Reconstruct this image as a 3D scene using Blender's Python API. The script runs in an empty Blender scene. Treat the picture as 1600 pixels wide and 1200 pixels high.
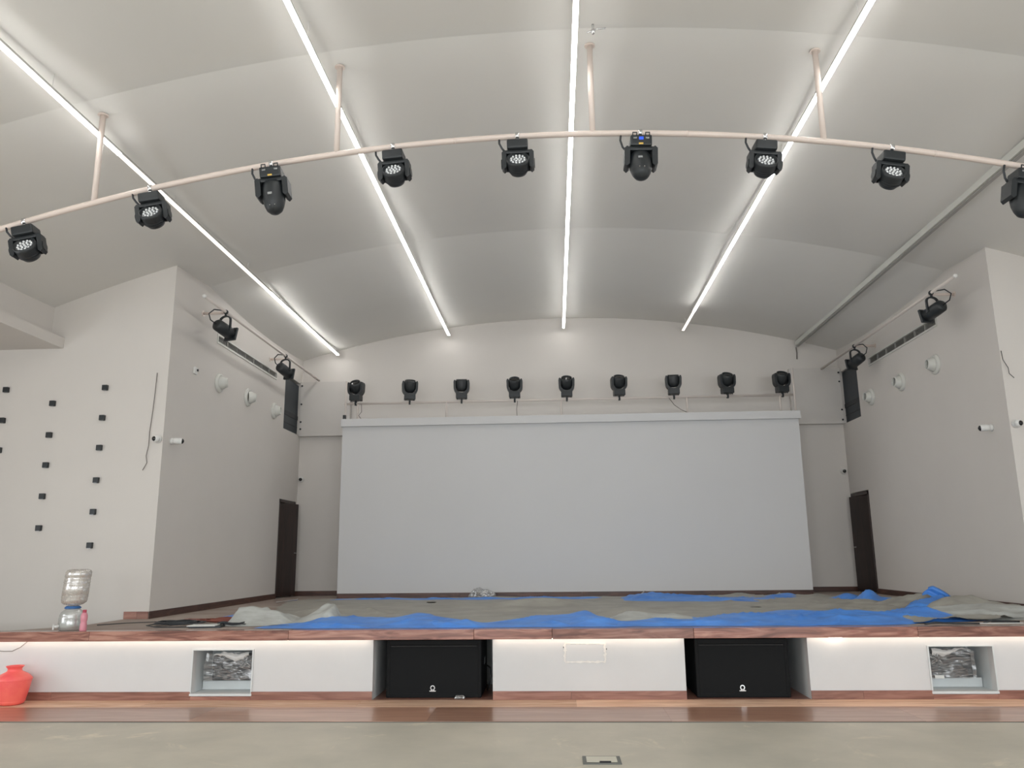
import bpy, bmesh, math, random
from mathutils import Vector, Matrix, noise
random.seed(7)
SC = bpy.context.scene
COL = SC.collection
# ------------------------------------------------------------------ camera
YAW, PITCH, ROLL, FPX = math.radians(2.88), math.radians(12.04), math.radians(-0.6), 1250.0
def cam_basis():
    f = Vector((-math.sin(YAW)*math.cos(PITCH), math.cos(YAW)*math.cos(PITCH), math.sin(PITCH)))
    r0 = Vector((math.cos(YAW), math.sin(YAW), 0)); u0 = r0.cross(f)
    return math.cos(ROLL)*r0+math.sin(ROLL)*u0, -math.sin(ROLL)*r0+math.cos(ROLL)*u0, f
r_, u_, f_ = cam_basis()
cd = bpy.data.cameras.new('camera'); cam = bpy.data.objects.new('camera', cd); COL.objects.link(cam)
cam.matrix_world = Matrix(((r_.x, u_.x, -f_.x, 0), (r_.y, u_.y, -f_.y, 0), (r_.z, u_.z, -f_.z, 1.6), (0, 0, 0, 1)))
cd.sensor_fit = 'HORIZONTAL'; cd.sensor_width = 36; cd.lens = FPX/1600*36; cd.clip_end = 200
SC.camera = cam
# ------------------------------------------------------------------ world, light, exposure
SC.view_settings.view_transform = 'Standard'; SC.view_settings.look = 'None'
SC.view_settings.gamma = 1; SC.view_settings.use_curve_mapping = False
SC.view_settings.exposure = 0.17
w = bpy.data.worlds.new('World'); SC.world = w; w.use_nodes = True
w.node_tree.nodes['Background'].inputs[0].default_value = (0.80, 0.90, 1.0, 1)
w.node_tree.nodes['Background'].inputs[1].default_value = 1.0
STRIP_POWER = 15.0          # radiance of the ceiling light lines
LED_POWER = 9.0
SIDE_FILL = 110.0  # watts of each added side lamp, before the right-hand reduction
REAR_FILL = 330.0            # watts of each daylight lamp added at the rear
def area(name, loc, rot, sx, sy, power, color):
    l = bpy.data.lights.new(name, 'AREA'); l.shape = 'RECTANGLE'; l.size = sx; l.size_y = sy; l.energy = power; l.color = color
    o = bpy.data.objects.new(name, l); COL.objects.link(o); o.location = loc; o.rotation_euler = rot
    return o
for wx in (-7.0, -2.5, 3.2, 7.6):      # daylight lamps added outside four made-up, unseen rear windows
    area('window_daylight', (wx, -10.35, 2.35), (math.radians(90), 0, 0), 3.3, 3.2, REAR_FILL, (0.93, 0.97, 1.0))

for wy in (0.2, 5.4):                    # lamps at made-up side windows, added to brighten the aisles
    area('window_daylight', (-10.35, wy, 2.2), (math.radians(90), 0, math.radians(-90)), 3.3, 2.2, SIDE_FILL, (0.95, 0.98, 1.0))
    area('window_daylight', (10.95, wy, 2.2), (math.radians(90), 0, math.radians(90)), 3.3, 2.2, SIDE_FILL*.8, (0.93, 0.97, 1.0))

# ------------------------------------------------------------------ materials
def mat(name, color, rough=0.6, metal=0.0, noise_amt=0.0, scale=3.0, bump=0.0, bscale=40.0, color2=None, emit=None, spec=0.5, stretch=None, detail=5, alpha=None, coat=0):
    m = bpy.data.materials.new(name); m.use_nodes = True
    nt = m.node_tree; b = nt.nodes['Principled BSDF']
    b.inputs['Base Color'].default_value = (*color, 1); b.inputs['Roughness'].default_value = rough
    b.inputs['Metallic'].default_value = metal; b.inputs['Specular IOR Level'].default_value = spec
    b.inputs['Coat Weight'].default_value = coat
    if alpha is not None: b.inputs['Alpha'].default_value = alpha
    if emit:
        b.inputs['Emission Color'].default_value = (*emit[0], 1); b.inputs['Emission Strength'].default_value = emit[1]
    tc = nt.nodes.new('ShaderNodeTexCoord'); src = tc.outputs['Object']
    if stretch:
        mp = nt.nodes.new('ShaderNodeMapping'); mp.inputs['Scale'].default_value = stretch
        nt.links.new(src, mp.inputs['Vector']); src = mp.outputs['Vector']
    if color2 is not None or noise_amt:
        if color2 is None: color2 = tuple(max(0, c*(1-noise_amt)) for c in color)
        n = nt.nodes.new('ShaderNodeTexNoise'); n.inputs['Scale'].default_value = scale; n.inputs['Detail'].default_value = detail
        n.inputs['Roughness'].default_value = 0.6
        nt.links.new(src, n.inputs['Vector'])
        rp = nt.nodes.new('ShaderNodeValToRGB'); rp.color_ramp.elements[0].position = 0.33; rp.color_ramp.elements[1].position = 0.68
        rp.color_ramp.elements[0].color = (*color2, 1); rp.color_ramp.elements[1].color = (*color, 1)
        nt.links.new(n.outputs['Fac'], rp.inputs['Fac']); nt.links.new(rp.outputs['Color'], b.inputs['Base Color'])
    if bump:
        n2 = nt.nodes.new('ShaderNodeTexNoise'); n2.inputs['Scale'].default_value = bscale; n2.inputs['Detail'].default_value = 4
        nt.links.new(src, n2.inputs['Vector'])
        bp = nt.nodes.new('ShaderNodeBump'); bp.inputs['Strength'].default_value = bump; bp.inputs['Distance'].default_value = 0.01
        nt.links.new(n2.outputs['Fac'], bp.inputs['Height']); nt.links.new(bp.outputs['Normal'], b.inputs['Normal'])
    return m
def wood(name, c1, c2, c3, rough, stretch, scale=1.0, coat=0):
    m = bpy.data.materials.new(name); m.use_nodes = True; nt = m.node_tree; b = nt.nodes['Principled BSDF']
    b.inputs['Roughness'].default_value = rough; b.inputs['Coat Weight'].default_value = coat; b.inputs['Coat Roughness'].default_value = 0.06
    tc = nt.nodes.new('ShaderNodeTexCoord'); oi = nt.nodes.new('ShaderNodeObjectInfo')
    ad = nt.nodes.new('ShaderNodeVectorMath'); ad.operation = 'ADD'
    sc = nt.nodes.new('ShaderNodeMath'); sc.operation = 'MULTIPLY'; sc.inputs[1].default_value = 37.0
    nt.links.new(oi.outputs['Random'], sc.inputs[0]); nt.links.new(tc.outputs['Object'], ad.inputs[0]); nt.links.new(sc.outputs[0], ad.inputs[1])
    mp = nt.nodes.new('ShaderNodeMapping'); mp.inputs['Scale'].default_value = stretch; nt.links.new(ad.outputs[0], mp.inputs['Vector'])
    n = nt.nodes.new('ShaderNodeTexNoise'); n.inputs['Scale'].default_value = 3*scale; n.inputs['Detail'].default_value = 8; n.inputs['Distortion'].default_value = 1.4
    nt.links.new(mp.outputs[0], n.inputs['Vector'])
    rp = nt.nodes.new('ShaderNodeValToRGB'); e = rp.color_ramp.elements
    e[0].position = 0.32; e[0].color = (*c1, 1); e[1].position = 0.68; e[1].color = (*c3, 1)
    k = e.new(0.5); k.color = (*c2, 1)
    nt.links.new(n.outputs['Fac'], rp.inputs['Fac'])
    hv = nt.nodes.new('ShaderNodeHueSaturation'); mm = nt.nodes.new('ShaderNodeMapRange')
    mm.inputs['To Min'].default_value = 0.8; mm.inputs['To Max'].default_value = 1.2
    nt.links.new(oi.outputs['Random'], mm.inputs['Value']); nt.links.new(mm.outputs[0], hv.inputs['Value'])
    nt.links.new(rp.outputs['Color'], hv.inputs['Color']); nt.links.new(hv.outputs['Color'], b.inputs['Base Color'])
    return m
def film(name, color, density, streak=None, even=False):         # thin clear plastic: mostly see-through, with sheen
    m = bpy.data.materials.new(name); m.use_nodes = True; nt = m.node_tree; nt.nodes.remove(nt.nodes['Principled BSDF'])
    out = nt.nodes['Material Output']
    tr = nt.nodes.new('ShaderNodeBsdfTransparent'); gl = nt.nodes.new('ShaderNodeBsdfGlossy'); df = nt.nodes.new('ShaderNodeBsdfDiffuse')
    tr.inputs[0].default_value = (0.94, 0.95, 0.95, 1)
    gl.inputs['Roughness'].default_value = 0.22; gl.inputs['Color'].default_value = (0.9, 0.9, 0.9, 1); df.inputs[0].default_value = (*color, 1)
    m1 = nt.nodes.new('ShaderNodeMixShader'); m1.inputs[0].default_value = 0.55
    nt.links.new(gl.outputs[0], m1.inputs[1]); nt.links.new(df.outputs[0], m1.inputs[2])
    m2 = nt.nodes.new('ShaderNodeMixShader')
    n = nt.nodes.new('ShaderNodeTexNoise'); n.inputs['Scale'].default_value = 14; n.inputs['Detail'].default_value = 6; n.inputs['Distortion'].default_value = 2
    tc = nt.nodes.new('ShaderNodeTexCoord'); mp = nt.nodes.new('ShaderNodeMapping'); nt.links.new(tc.outputs['Object'], mp.inputs[0]); nt.links.new(mp.outputs[0], n.inputs['Vector'])
    if streak: mp.inputs['Scale'].default_value = streak; mp.inputs['Rotation'].default_value = (0, 0.6, 0)
    mr = nt.nodes.new('ShaderNodeMapRange'); mr.inputs['From Min'].default_value = 0.4; mr.inputs['From Max'].default_value = 0.7
    mr.inputs['To Min'].default_value = density*(0.9 if even else 0.35); mr.inputs['To Max'].default_value = min(1, density*(1.1 if even else 1.9))
    nt.links.new(n.outputs['Fac'], mr.inputs['Value']); nt.links.new(mr.outputs[0], m2.inputs[0])
    nt.links.new(tr.outputs[0], m2.inputs[1]); nt.links.new(m1.outputs[0], m2.inputs[2]); nt.links.new(m2.outputs[0], out.inputs[0])
    return m
def emitter(name, color, s):
    m = bpy.data.materials.new(name); m.use_nodes = True; nt = m.node_tree; nt.nodes.remove(nt.nodes['Principled BSDF'])
    e = nt.nodes.new('ShaderNodeEmission'); e.inputs[0].default_value = (*color, 1); e.inputs[1].default_value = s
    nt.links.new(e.outputs[0], nt.nodes['Material Output'].inputs[0]); return m

M = {}
M['wall'] = mat('wall_paint', (0.64, 0.605, 0.57), 0.75, noise_amt=0.03, scale=0.8, bump=0.04, bscale=60)
M['ceiling'] = mat('ceiling_paint', (0.73, 0.715, 0.68), 0.8, noise_amt=0.03, scale=0.6, bump=0.03, bscale=50)
M['screen'] = mat('screen_white', (0.585, 0.583, 0.585), 0.65, noise_amt=0.02, scale=0.5)
M['front'] = mat('stage_front_paint', (0.65, 0.66, 0.665), 0.55, noise_amt=0.05, scale=1.5, bump=0.05, bscale=30)
M['niche'] = mat('niche_paint', (0.66, 0.70, 0.71), 0.7, noise_amt=0.08)
M['panel'] = mat('panel_paint', (0.58, 0.55, 0.52), 0.6, noise_amt=0.03)
M['pipe'] = mat('painted_pipe', (0.70, 0.60, 0.54), 0.35, noise_amt=0.05)
M['pipe_pale'] = mat('pale_pipe', (0.62, 0.56, 0.52), 0.4, noise_amt=0.05)
M['black'] = mat('black_plastic', (0.019, 0.023, 0.026), 0.45, noise_amt=0.2, bump=0.1, bscale=150)
M['sub_black'] = mat('speaker_black', (0.008, 0.009, 0.010), 0.6, spec=0.15, noise_amt=0.3, scale=200)
M['black_gloss'] = mat('black_gloss', (0.008, 0.009, 0.01), 0.15, noise_amt=0.1)
M['chrome'] = mat('chrome', (0.75, 0.75, 0.76), 0.25, 1.0, noise_amt=0.1)
M['lens'] = mat('lens_plate', (0.28, 0.29, 0.30), 0.25, 0.5, noise_amt=0.4, scale=60)
M['led_lens'] = mat('led_lens', (0.85, 0.87, 0.88), 0.08, 0.3, noise_amt=0.1)
M['label'] = mat('label_print', (0.5, 0.52, 0.52), 0.5, color2=(0.12, 0.12, 0.12), scale=120)
M['yellow'] = mat('yellow_sticker', (0.72, 0.47, 0.10), 0.5, noise_amt=0.1)
M['display'] = mat('blue_display', (0.02, 0.05, 0.4), 0.2, emit=((0.03, 0.10, 0.9), 0.9))
M['profile'] = mat('light_profile', (0.42, 0.41, 0.38), 0.5, noise_amt=0.05)
M['strip'] = emitter('light_diffuser', (1.0, 0.985, 0.955), STRIP_POWER)
M['strip_dim'] = emitter('light_diffuser_dim', (1.0, 0.93, 0.85), STRIP_POWER*0.11)
M['strip_off'] = mat('diffuser_off', (0.33, 0.32, 0.30), 0.5, noise_amt=0.03)
M['led'] = emitter('warm_led', (1.0, 0.86, 0.70), LED_POWER)
M['white_plastic'] = mat('white_plastic', (0.72, 0.72, 0.70), 0.35, noise_amt=0.04)
M['nozzle'] = mat('nozzle_white', (0.60, 0.60, 0.56), 0.4, noise_amt=0.04)
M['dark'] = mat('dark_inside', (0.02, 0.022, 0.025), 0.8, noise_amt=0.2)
M['duct'] = mat('duct_metal', (0.032, 0.041, 0.050), 0.45, 0.2, noise_amt=0.2, scale=4)
M['duct_dark'] = mat('duct_flange', (0.016, 0.020, 0.024), 0.5, noise_amt=0.2)
M['grille'] = mat('grille_metal', (0.27, 0.265, 0.245), 0.5, noise_amt=0.1)
M['grille_back'] = mat('grille_shadow', (0.10, 0.10, 0.09), 0.8, noise_amt=0.1)  # dark grey backing board behind the louvres
M['lip'] = wood('polished_lip_wood', (0.13, 0.050, 0.038), (0.27, 0.115, 0.085), (0.42, 0.22, 0.165), 0.25, (0.6, 2, 5), 1.0, coat=0.4)
M['skirt'] = wood('skirting_wood', (0.20, 0.085, 0.062), (0.28, 0.130, 0.098), (0.37, 0.19, 0.145), 0.35, (0.5, 1, 5))
M['skirt_dark'] = wood('dark_skirting_wood', (0.04, 0.018, 0.014), (0.075, 0.034, 0.025), (0.12, 0.055, 0.04), 0.4, (0.6, 0.6, 5))
M['door'] = wood('dark_door_wood', (0.016, 0.009, 0.008), (0.026, 0.014, 0.012), (0.040, 0.021, 0.017), 0.4, (3, 3, 0.4))
M['border_matte'] = wood('oiled_floor_wood', (0.58, 0.34, 0.21), (0.72, 0.46, 0.32), (0.84, 0.60, 0.44), 0.6, (0.35, 4, 1))
M['border_gloss'] = wood('varnished_floor_wood', (0.32, 0.17, 0.11), (0.40, 0.225, 0.155), (0.48, 0.29, 0.21), 0.3, (0.35, 4, 1), coat=0.25)
M['stage'] = mat('dusty_stage_floor', (0.40, 0.335, 0.29), 0.75, color2=(0.28, 0.215, 0.185), scale=1.2, bump=0.1, bscale=30)
M['tarp_grey'] = mat('tarpaulin_grey', (0.36, 0.35, 0.31), 0.5, color2=(0.25, 0.235, 0.205), scale=2.2, bump=0.4, bscale=5, stretch=(1.0, 2.2, 1.5))
M['tarp_pale'] = mat('tarpaulin_pale', (0.48, 0.50, 0.48), 0.5, color2=(0.32, 0.32, 0.30), scale=3, bump=0.4, bscale=5, stretch=(1.0, 2.2, 1.5))
M['tarp_blue'] = mat('tarpaulin_blue', (0.075, 0.28, 0.78), 0.42, color2=(0.045, 0.185, 0.58), scale=3, bump=0.4, bscale=5, stretch=(1.0, 2.2, 1.5))
M['cable'] = mat('black_cable', (0.03, 0.035, 0.04), 0.5, noise_amt=0.3)
M['cable_red'] = mat('red_brown_cable', (0.22, 0.06, 0.04), 0.6, noise_amt=0.3)
M['wire_white'] = mat('pale_wire', (0.5, 0.45, 0.42), 0.5, noise_amt=0.1)
M['wire_grey'] = mat('grey_wire', (0.16, 0.14, 0.13), 0.6, noise_amt=0.1)
M['paper'] = mat('white_card', (0.72, 0.73, 0.70), 0.6, noise_amt=0.05)
M['red_pot'] = mat('red_plastic', (1.0, 0.20, 0.15), 0.4, color2=(0.93, 0.11, 0.12), scale=3)
M['pink'] = mat('pink_plastic', (0.68, 0.27, 0.33), 0.35, noise_amt=0.15)
M['blue_cap'] = mat('blue_plastic', (0.03, 0.13, 0.36), 0.4, noise_amt=0.1)
M['film'] = film('clear_plastic_film', (0.80, 0.80, 0.80), 0.20, (0.35, 1, 2.2))
M['film_thin'] = film('thin_plastic_bag', (0.55, 0.55, 0.54), 0.45)
M['jar'] = film('cloudy_jar_plastic', (0.60, 0.55, 0.49), 0.70, even=True)
M['jar2'] = film('clear_base_plastic', (0.56, 0.58, 0.55), 0.5, even=True)
M['plaster'] = mat('rough_plaster', (0.88, 0.86, 0.82), 0.9, noise_amt=0.12, scale=20, bump=0.6, bscale=60)
M['plate'] = mat('brass_floor_plate', (0.62, 0.60, 0.50), 0.4, noise_amt=0.1)
M['plate_frame'] = mat('floor_box_frame', (0.13, 0.14, 0.13), 0.5, noise_amt=0.2)
M['glass'] = film('window_glass', (0.7, 0.8, 0.85), 0.04)
def make_concrete():
    m = mat('polished_concrete', (0.56, 0.52, 0.435), 0.5, color2=(0.43, 0.41, 0.345), scale=0.9, bump=0.2, bscale=9, detail=8)
    nt = m.node_tree; b = nt.nodes['Principled BSDF']; old = b.inputs['Base Color'].links[0].from_socket
    tc = nt.nodes.new('ShaderNodeTexCoord')
    n = nt.nodes.new('ShaderNodeTexNoise'); n.inputs['Scale'].default_value = 1.1; n.inputs['Detail'].default_value = 11; n.inputs['Roughness'].default_value = 0.72; n.inputs['Distortion'].default_value = 1.5
    nt.links.new(tc.outputs['Object'], n.inputs['Vector'])
    rp = nt.nodes.new('ShaderNodeValToRGB'); rp.color_ramp.elements[0].position = 0.57; rp.color_ramp.elements[1].position = 0.67
    rp.color_ramp.elements[0].color = (0, 0, 0, 1); rp.color_ramp.elements[1].color = (0.6, 0.6, 0.6, 1)
    mx = nt.nodes.new('ShaderNodeMix'); mx.data_type = 'RGBA'; mx.inputs['B'].default_value = (0.74, 0.66, 0.52, 1)
    nt.links.new(n.outputs['Fac'], rp.inputs['Fac']); nt.links.new(rp.outputs['Color'], mx.inputs['Factor'])
    nt.links.new(old, mx.inputs['A']); nt.links.new(mx.outputs['Result'], b.inputs['Base Color'])
    return m
M['concrete'] = make_concrete()

# ------------------------------------------------------------------ mesh helpers
class MB:
    def __init__(s): s.bm = bmesh.new()
    def box(s, x0, x1, y0, y1, z0, z1, bev=0, mtx=None):
        r = bmesh.ops.create_cube(s.bm, size=1); vs = r['verts']
        c = Vector(((x0+x1)/2, (y0+y1)/2, (z0+z1)/2)); d = (x1-x0, y1-y0, z1-z0)
        for v in vs: v.co = Vector((v.co.x*d[0], v.co.y*d[1], v.co.z*d[2]))+c
        if bev:
            es = list({e for v in vs for e in v.link_edges})
            rb = bmesh.ops.bevel(s.bm, geom=es, offset=bev, segments=2, affect='EDGES', profile=0.6)
            vs = list({v for f in rb['faces'] for v in f.verts} | {v for v in vs if v.is_valid})
        if mtx is not None:
            for v in vs: v.co = mtx @ v.co
        return s
    def tube(s, pts, r, seg=8, cap=True, radii=None):
        pts = [Vector(p) for p in pts]; rings = []
        n = None
        for i, p in enumerate(pts):
            t = (pts[min(i+1, len(pts)-1)]-pts[max(i-1, 0)]).normalized()
            if n is None:
                a = Vector((0, 0, 1)) if abs(t.z) < 0.9 else Vector((1, 0, 0)); n = t.cross(a).normalized()
            else:
                n = (n-t*n.dot(t)).normalized()
            b = t.cross(n); rr = radii[i] if radii else r
            rings.append([s.bm.verts.new(p+rr*(math.cos(2*math.pi*k/seg)*n+math.sin(2*math.pi*k/seg)*b)) for k in range(seg)])
        for a, b in zip(rings, rings[1:]):
            for k in range(seg):
                f = s.bm.faces.new((a[k], a[(k+1) % seg], b[(k+1) % seg], b[k])); f.smooth = True
        if cap: s.bm.faces.new(rings[0][::-1]); s.bm.faces.new(rings[-1])
        return s
    def lathe(s, prof, o=(0, 0, 0), axis=(0, 0, 1), seg=24, cap=True, smooth=True):
        o = Vector(o); q = Vector((0, 0, 1)).rotation_difference(Vector(axis).normalized()); rings = []
        for r, z in prof:
            rings.append([s.bm.verts.new(o+q@Vector((max(r, 1e-4)*math.cos(2*math.pi*k/seg), max(r, 1e-4)*math.sin(2*math.pi*k/seg), z))) for k in range(seg)])
        for a, b in zip(rings, rings[1:]):
            for k in range(seg):
                f = s.bm.faces.new((a[k], a[(k+1) % seg], b[(k+1) % seg], b[k])); f.smooth = smooth
        if cap: s.bm.faces.new(rings[0][::-1]); s.bm.faces.new(rings[-1])
        return s
    def prism(s, poly, z0, z1):          # poly in XY, extruded in z
        a = [s.bm.verts.new((x, y, z0)) for x, y in poly]; b = [s.bm.verts.new((x, y, z1)) for x, y in poly]
        s.bm.faces.new(a[::-1]); s.bm.faces.new(b)
        for i in range(len(poly)):
            j = (i+1) % len(poly); s.bm.faces.new((a[i], a[j], b[j], b[i]))
        return s
    def plate(s, poly, y0, y1, mtx=None):          # poly in XZ, extruded in y
        a = [s.bm.verts.new((x, y0, z)) for x, z in poly]; b = [s.bm.verts.new((x, y1, z)) for x, z in poly]
        s.bm.faces.new(a); s.bm.faces.new(b[::-1])
        for i in range(len(poly)):
            j = (i+1) % len(poly); s.bm.faces.new((b[i], b[j], a[j], a[i]))
        if mtx is not None:
            for v in a+b: v.co = mtx @ v.co
        return s
    def grid(s, fn, nu, nv, smooth=True, skip=None):
        vs = [[s.bm.verts.new(fn(i/nu, j/nv)) for j in range(nv+1)] for i in range(nu+1)]
        for i in range(nu):
            for j in range(nv):
                if skip and skip((i+.5)/nu, (j+.5)/nv): continue
                f = s.bm.faces.new((vs[i][j], vs[i+1][j], vs[i+1][j+1], vs[i][j+1])); f.smooth = smooth
        return s
    def build(s, name, m, parent=None, recalc=True):
        if recalc: bmesh.ops.recalc_face_normals(s.bm, faces=s.bm.faces[:])
        me = bpy.data.meshes.new(name); s.bm.to_mesh(me); s.bm.free(); me.materials.append(m)
        o = bpy.data.objects.new(name, me); COL.objects.link(o)
        if parent is not None: o.parent = parent
        return o
def tag(o, label, cat, group=None, kind=None):
    o['label'] = label; o['category'] = cat
    if group: o['group'] = group
    if kind: o['kind'] = kind
    return o
def thing(name, label, cat, loc=(0, 0, 0), rot=(0, 0, 0), group=None):
    o = bpy.data.objects.new(name, None); o.empty_display_size = 0.1; COL.objects.link(o)
    o.location = loc; o.rotation_euler = rot
    return tag(o, label, cat, group)
def struct(o): o['kind'] = 'structure'; return o
def empty_struct(name, loc=(0, 0, 0)):
    o = bpy.data.objects.new(name, None); o.empty_display_size = 0.1; COL.objects.link(o); o.location = loc; return struct(o)
def dup(root, loc, rot, label, group=None):
    r = root.copy(); COL.objects.link(r); r.location = loc; r.rotation_euler = rot; r['label'] = label
    if group: r['group'] = group
    for ch in [c for c in bpy.data.objects if c.parent == root]:
        c = ch.copy(); COL.objects.link(c); c.parent = r
        for g in [d for d in bpy.data.objects if d.parent == ch]:
            d = g.copy(); COL.objects.link(d); d.parent = c
    return r
def holed(mb, u0, u1, v0, v1, holes, put):
    us = sorted({u0, u1, *[h[0] for h in holes], *[h[1] for h in holes]}); vs = sorted({v0, v1, *[h[2] for h in holes], *[h[3] for h in holes]})
    for a, b in zip(us, us[1:]):
        run = None
        for c, d in zip(vs, vs[1:]):
            cu, cv = (a+b)/2, (c+d)/2
            if any(h[0] < cu < h[1] and h[2] < cv < h[3] for h in holes):
                if run: put(mb, a, b, *run); run = None
            else: run = (run[0], d) if run else (c, d)
        if run: put(mb, a, b, *run)
    return mb

# ------------------------------------------------------------------ room dimensions
XL, XR, YF, YB, SZ = -5.65, 6.3, 11.25, 17.5, 0.78
HL, HR, YR = -10.0, 10.6, -10.0
SAG = 0.0247
EDGES = [(-8.0, 6.93), (-2.85, 6.93), (2.25, 6.92), (7.35, 6.91), (12.45, 6.875), (17.6, 6.85)]
def arc_z(x, y, apex): xc = 0.15+0.012*max(0, y-7.35); return apex-SAG*(x-xc)**2
# ------------------------------------------------------------------ structure: floor, ceiling, walls
struct(MB().box(HL-.2, HR+.2, YR-.2, YB+.3, -0.15, 0.0).build('floor', M['concrete']))
cm = MB()
secs = [(-10.2, -8.0, 6.93, 6.93)]+[(EDGES[i][0], EDGES[i+1][0], EDGES[i][1], EDGES[i+1][1]) for i in range(5)]
BELLY = 0.115                            # each bay bellies down between its two edges, like a shallow sail
def sail(t, p, q): return p+(q-p)*t-4*BELLY*t*(1-t)
def apex_at(y):
    for (a, b, p, q) in secs:
        if a <= y < b: return sail((y-a)/(b-a), p, q)
    return secs[-1][3]
nx = 56
for (a, b, p, q) in secs:              # one panel per bay
    def bay(u, v, a=a, b=b, p=p, q=q):
        y = a+(b-a)*u; x = -8.6+17.7*v; return Vector((x, y, arc_z(x, y, sail(u, p, q))))
    cm.grid(bay, 14, nx)
ceil = struct(cm.build('ceiling', M['ceiling'], recalc=False))
sol = ceil.modifiers.new('thickness', 'SOLIDIFY'); sol.thickness = 0.12; sol.offset = -1
es = ceil.modifiers.new('crisp_edges', 'EDGE_SPLIT'); es.split_angle = math.radians(30)
# soffits along both aisles
for nm, s, xf, xt, xo in (('trim_1', -1, -7.5, -7.29, HL), ('trim_2', 1, 8.13, 7.92, HR)):
    a = MB(); a.box(min(xf, xf+s*.1), max(xf, xf+s*.1), YR, YF, 4.84, 6.2); a.box(min(xt, xo), max(xt, xo), YR, YF, 4.69, 4.85)
    struct(a.build(nm, M['wall']))
SW = [(-1.5, 1.9, 1.1, 3.3), (3.7, 7.1, 1.1, 3.3)]  # openings for unseen side windows, added to let light into the aisles
struct(holed(MB(), YR, YF+.2, 0, 6.2, SW, lambda mb, a, b, c, d: mb.box(HL-.2, HL, a, b, c, d)).build('wall_left', M['wall']))
struct(holed(MB(), YR, YF+.2, 0, 6.2, SW, lambda mb, a, b, c, d: mb.box(HR, HR+.2, a, b, c, d)).build('wall_right', M['wall']))
for i, (h, x) in enumerate([(h, x) for h in SW for x in (HL-.1, HR+.1)]):
    wn = empty_struct('window_%d' % (i+5), (x, (h[0]+h[1])/2, 1.1)); a = MB()
    for q in (-1.7, -.57, .57, 1.7): a.box(-.04, .04, q-.03, q+.03, 0, 2.2)
    a.box(-.04, .04, -1.7, 1.7, 0, .06); a.box(-.04, .04, -1.7, 1.7, 2.14, 2.2); a.build('window_frame', M['white_plastic'], wn)
struct(MB().box(HL, XL-.15, YF, YF+.15, 0, 7.0).build('wall_front_left', M['wall']))
struct(MB().box(XR+.15, HR, YF, YF+.15, 0, 7.0).build('wall_front_right', M['wall']))
# stage side walls, each with the doorway and the service opening
def put_l(mb, a, b, c, d): mb.box(XL-.15, XL, a, b, c, d)
def put_r(mb, a, b, c, d): mb.box(XR, XR+.15, a, b, c, d)
struct(holed(MB(), YF, YB, 0, 7.0, [(16.36, 17.42, SZ, 2.77), (16.37, 17.40, 4.25, 5.42), (12.88, 15.80, 5.20, 5.30)], put_l).build('wall_stage_left', M['wall']))
struct(holed(MB(), YF, YB, 0, 7.0, [(16.48, 17.44, SZ, 2.80), (16.46, 17.40, 4.29, 5.42), (12.93, 15.78, 5.21, 5.33)], put_r).build('wall_stage_right', M['wall']))
struct(MB().box(XL-.6, XR+.6, YB, YB+.2, 0, 7.2).build('wall_back', M['wall']))
wh = [(-8.7, -5.3, .8, 3.9), (-4.2, -.8, .8, 3.9), (1.5, 4.9, .8, 3.9), (5.9, 9.3, .8, 3.9)]  # openings for unseen rear windows, added to carry daylight into the hall
struct(holed(MB(), HL, HR, 0, 7.4, wh, lambda mb, a, b, c, d: mb.box(a, b, YR-.2, YR, c, d)).build('wall_rear', M['wall']))
for i, h in enumerate(wh):
    wn = empty_struct('window_%d' % (i+1), ((h[0]+h[1])/2, YR-.1, .8)); hw = (h[1]-h[0])/2
    a = MB()
    for q in (-hw, -hw/3, hw/3, hw): a.box(q-.03, q+.03, -.04, .04, 0, 3.1)
    a.box(-hw, hw, -.04, .04, 0, .06); a.box(-hw, hw, -.04, .04, 3.04, 3.1); a.build('window_frame', M['white_plastic'], wn)
# dark boxes added behind the doorways and openings to shut out world light
def box_behind(name, s, xw, y0, y1, z0, z1, depth, m):
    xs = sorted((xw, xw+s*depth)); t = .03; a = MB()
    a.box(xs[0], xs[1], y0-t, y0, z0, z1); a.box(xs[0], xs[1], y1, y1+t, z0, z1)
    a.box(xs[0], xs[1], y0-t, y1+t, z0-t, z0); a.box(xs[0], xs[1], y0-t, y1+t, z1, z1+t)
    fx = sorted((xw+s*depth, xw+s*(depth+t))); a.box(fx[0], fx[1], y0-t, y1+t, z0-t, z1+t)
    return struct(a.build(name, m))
box_behind('wall_lobby_left', -1, XL-.15, 16.0, 17.47, SZ, 3.0, 1.3, M['dark'])
box_behind('wall_lobby_right', 1, XR+.15, 16.1, 17.47, SZ, 3.0, 1.3, M['dark'])
box_behind('wall_shaft_left', -1, XL-.15, 16.1, 17.47, 4.1, 5.6, .9, M['duct_dark'])
box_behind('wall_shaft_right', 1, XR+.15, 16.2, 17.47, 4.1, 5.6, .9, M['duct_dark'])
for nm, s, xw, y0, y1, side in (('door_1', -1, XL, 16.36, 17.42, 'left'), ('door_2', 1, XR, 16.48, 17.44, 'right')):
    d = empty_struct(nm, (xw+s*.07, y0, SZ)); W = y1-y0
    a = MB(); a.box(-.08, .07, 0, .06, 0, 2.0); a.box(-.08, .07, W-.06, W, 0, 2.0); a.box(-.08, .07, 0, W, 1.94, 2.0)
    a.build('door_frame', M['door'], d)
    mt = Matrix.Translation((s*.03, .07, 0)) @ Matrix.Rotation(s*math.radians(14), 4, 'Z')
    a = MB(); a.box(-.02, .02, 0, W*.80, .02, 1.93, .004, mt); lf = a.build('door_leaf', M['door'], d)
    a = MB(); a.tube([mt@Vector((-s*.03, W*.70, .9)), mt@Vector((-s*.075, W*.70, .9)), mt@Vector((-s*.075, W*.61, .9))], .009); a.build('door_handle', M['chrome'], lf)
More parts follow.
